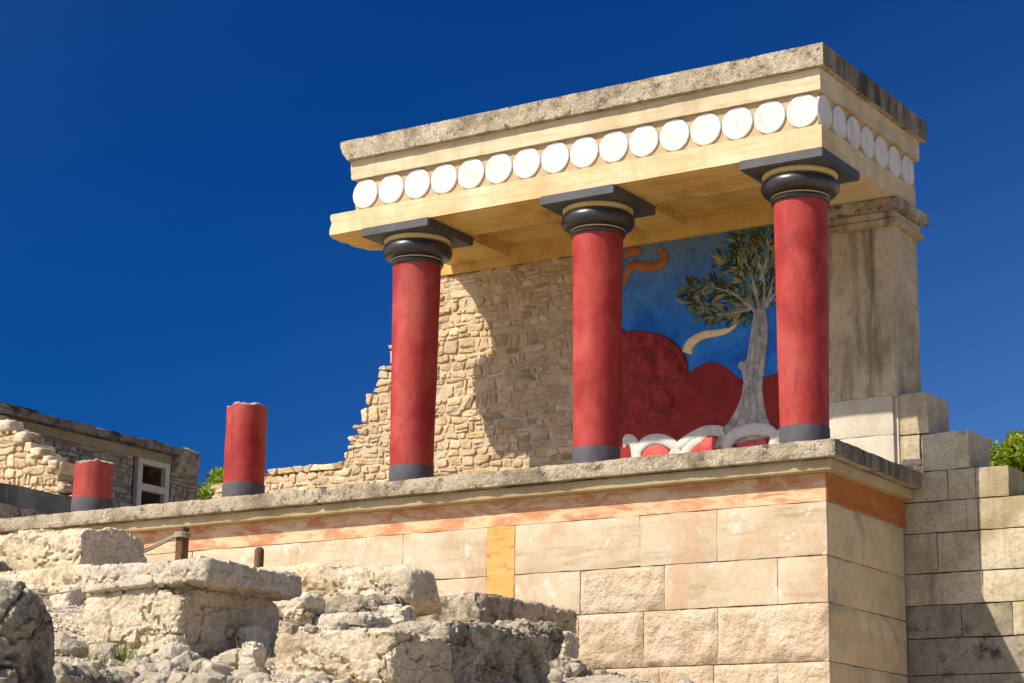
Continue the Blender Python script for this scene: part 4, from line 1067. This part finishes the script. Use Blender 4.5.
# loose rubble, every chunk an object: a few master shapes copied in a loop
masters = []
for i in range(14):
    r_ = np.random.default_rng(200 + i); d = r_.uniform(.62, 1.0, 3) * np.array([.5, .46, .36])
    V, F = rock_mesh(-d[0], d[0], -d[1], d[1], -d[2], d[2], res=.06, seed=300 + i, rough=.06, rnd=9, chops=12, warp=.16, cutlo=.70, nf=.8, strata=.5, cracks=.5, facet=2.2)
    me = bpy.data.meshes.new('rubble_chunk'); me.from_pydata(V.tolist(), [], [tuple(int(a) for a in f) for f in F])
    me.materials.append(M['rubble'] if i % 5 else M['limeslab'])
    me.polygons.foreach_set('use_smooth', np.ones(len(me.polygons), dtype=bool)); me.set_sharp_from_angle(angle=R(28)); masters.append(me)
areas = [  # centre, spread, count, size range, wording
 ((-.8, -8.7), (.5, .45), 105, (.08, .27), 'loose pale limestone chunk in the heap in front of the capped block'),
 ((-1.25, -7.6), (.3, .55), 24, (.06, .18), 'loose stone in the shade between the capped block and the pale front block'),
 ((-2.5, -8.0), (.6, .5), 30, (.05, .17), 'small loose stone on the gravel slope left of the capped block'),
 ((.15, -10.4), (.8, .7), 34, (.05, .16), 'small loose stone at the bottom of the slope near the left-edge boulder'),
 ((-1.1, -3.9), (.5, .9), 26, (.1, .26), 'grey rubble stone heaped at the right end under the stained block'),
 ((-2.6, -5.3), (.6, .7), 24, (.07, .2), 'small stone lying between the weathered boulder and the front blocks'),
 ((-4.2, -6.9), (.9, .35), 16, (.05, .14), 'small stone scattered below the row of rounded stones')]
solid = [(-2.6, -1.6, -7.9, -6.95), (-.8, .2, -7.95, -7.2), (-.6, 0, -6.95, -5.5), (-3.7, -2.9, -2.2, -.3)]
for (cx, cy), (sx, sy), n, (s0, s1), lb in areas:
    k = 0
    while k < n:
        x, y = cx + rng.normal() * sx, cy + rng.normal() * sy
        if any(a - .03 < x < b + .03 and c - .03 < y < d + .03 for a, b, c, d in solid): k += .2; continue
        if x > -.7 and y > -3.2: continue
        s = s0 + (s1 - s0) * rng.random() ** 1.5
        z = ground_z([x], [y])[0]
        o = bpy.data.objects.new('rubble_stone', masters[rng.integers(len(masters))]); C.objects.link(o)
        o.location = (x, y, z + s * rng.uniform(.14, .36)); o.scale = (s, s, s); o.rotation_euler = tuple(rng.uniform(-.5, .5, 2)) + (rng.uniform(0, 6.28),)
        tag(o, lb, 'stone', lb.split(' ', 2)[0] + ' rubble: ' + ' '.join(lb.split()[-4:])); k += 1
# gravel: nobody could count it
gm = MB(); octv = np.array([(1, 0, 0), (-1, 0, 0), (0, 1, 0), (0, -1, 0), (0, 0, 1), (0, 0, -1)], float); octf = [(0, 2, 4), (2, 1, 4), (1, 3, 4), (3, 0, 4), (2, 0, 5), (1, 2, 5), (3, 1, 5), (0, 3, 5)]
for (cx, cy), (sx, sy), n in (((-2.5, -8.1), (.7, .6), 3200), ((-.6, -8.9), (.8, .7), 2600), ((.1, -10.5), (1.0, 1.0), 2200), ((-3.6, -7.0), (.9, .5), 1500), ((-2.4, -5.4), (.9, .8), 1300), ((-.9, -4), (.7, 1.2), 900)):
    x = cx + rng.normal(size=n) * sx; y = cy + rng.normal(size=n) * sy; z = ground_z(x, y)
    z = z + .07 * fbm(np.c_[x * 1.3, y * 1.3, z], 4) * np.clip(1 - np.hypot(x + 1, y + 6) / 16, 0, 1)
    for a, b, c in zip(x, y, z):
        s = rng.uniform(.008, .028)
        q = octv * rng.uniform(.6, 1.3, (6, 1)) * s; an = rng.uniform(0, 6.28); ca, sa = math.cos(an), math.sin(an)
        q = np.c_[q[:, 0] * ca - q[:, 1] * sa, q[:, 0] * sa + q[:, 1] * ca, q[:, 2] * .8]
        gm.add(q + [a, b, c + .004], octf)
tag(gm.obj('gravel', [M['gravel']]), 'fine pale gravel on the slope among the blocks', 'gravel', kind='stuff')

# ------------------------------------------------------------------ posts, rope, grass
p1 = thing('iron_post', 'rusty square iron post with a rope tied near its top', 'post', (-5.66, -3.58, -1.75))
mb = MB(); mb.box(-5.70, -5.60, -3.63, -3.53, -1.8, -1.035, 0, .008); mb.obj('post', [M['rust']], p1)
mb = MB()
for k in range(3): tube(mb, [(-5.65 + .078 * math.cos(a), -3.58 + .078 * math.sin(a), -1.10 - .018 * k) for a in np.linspace(0, 6.2, 14)], .012, 6)
mb.obj('rope_knot', [M['rope']], p1, True)
p2 = thing('short_post', 'short rounded rusty stake in front of the painted wall', 'post', (-5.0, -1.5, -1.7))
mb = MB(); z2 = -1.0
tube(mb, [(-6.28, -1.6, -1.6), (-6.28, -1.6, -.985), (-6.28, -1.6, -.95)], [.055, .055, .03], 12); mb.obj('post', [M['rust']], p2, True)
mb = MB(); tube(mb, smoothline([(-5.70, -3.6, -1.105), (-5.83, -3.72, -1.20), (-6.0, -3.85, -1.29), (-6.25, -4.1, -1.36), (-6.6, -4.4, -1.5)], 6), .014, 7)
tube(mb, smoothline([(-5.70, -3.6, -1.115), (-5.80, -3.80, -1.25), (-5.88, -4.0, -1.36), (-5.95, -4.3, -1.5)], 6), .012, 7)
tag(mb.obj('barrier_rope', [M['rope']], None, True), 'slack hemp rope running down left from the iron post', 'rope')
mb = MB(); tube(mb, smoothline([(-4.6, -7.2, -2.02), (-4.25, -7.33, -2.107), (-4.1, -7.24, -2.145), (-3.948, -7.113, -2.174), (-3.735, -6.986, -2.138), (-3.4, -6.9, -2.05)], 6), .009, 6)
tag(mb.obj('thin_rope', [M['rope']], None, True), 'thin slack rope in front of the row of rounded stones', 'rope')
def tuft(name, label, x, y, n, h, mat, seed):
    r = np.random.default_rng(seed); V = []; F = []
    for _ in range(n):
        bx, by = x + r.normal() * h * .45, y + r.normal() * h * .45; bz = ground_z([bx], [by])[0]
        an = r.uniform(0, 6.28); ln = h * r.uniform(.5, 1.1); w = r.uniform(.003, .007); dx, dy = math.cos(an), math.sin(an); lean = r.uniform(.1, .7)
        b = len(V)
        for k in range(4):
            t = k / 3; wx = w * (1 - t * .9)
            px, py, pz = bx + dx * ln * lean * t * t, by + dy * ln * lean * t * t, bz + ln * t * (1 - .3 * lean * t)
            V += [(px - dy * wx, py + dx * wx, pz), (px + dy * wx, py - dx * wx, pz)]
        F += [(b + 2 * k, b + 2 * k + 1, b + 2 * k + 3, b + 2 * k + 2) for k in range(3)]
    tag(mesh_obj(name, V, F, M[mat]), label, 'grass', kind='stuff')
tuft('grass_tuft', 'bright green grass tuft at the left foot of the capped block', -1.62, -8.62, 150, .2, 'grass', 1)
tuft('grass_tuft', 'tiny green sprig among the pale chunks near the front block', -.62, -8.5, 30, .08, 'grass', 2)
tuft('grass_tuft', 'small green weed beside the round stone behind the front block', -2.2, -5.6, 40, .1, 'grass', 3)
tuft('dry_stalk', 'dry brown weed stalks in the shade beside the front block', -1.15, -7.75, 12, .28, 'dry', 4)
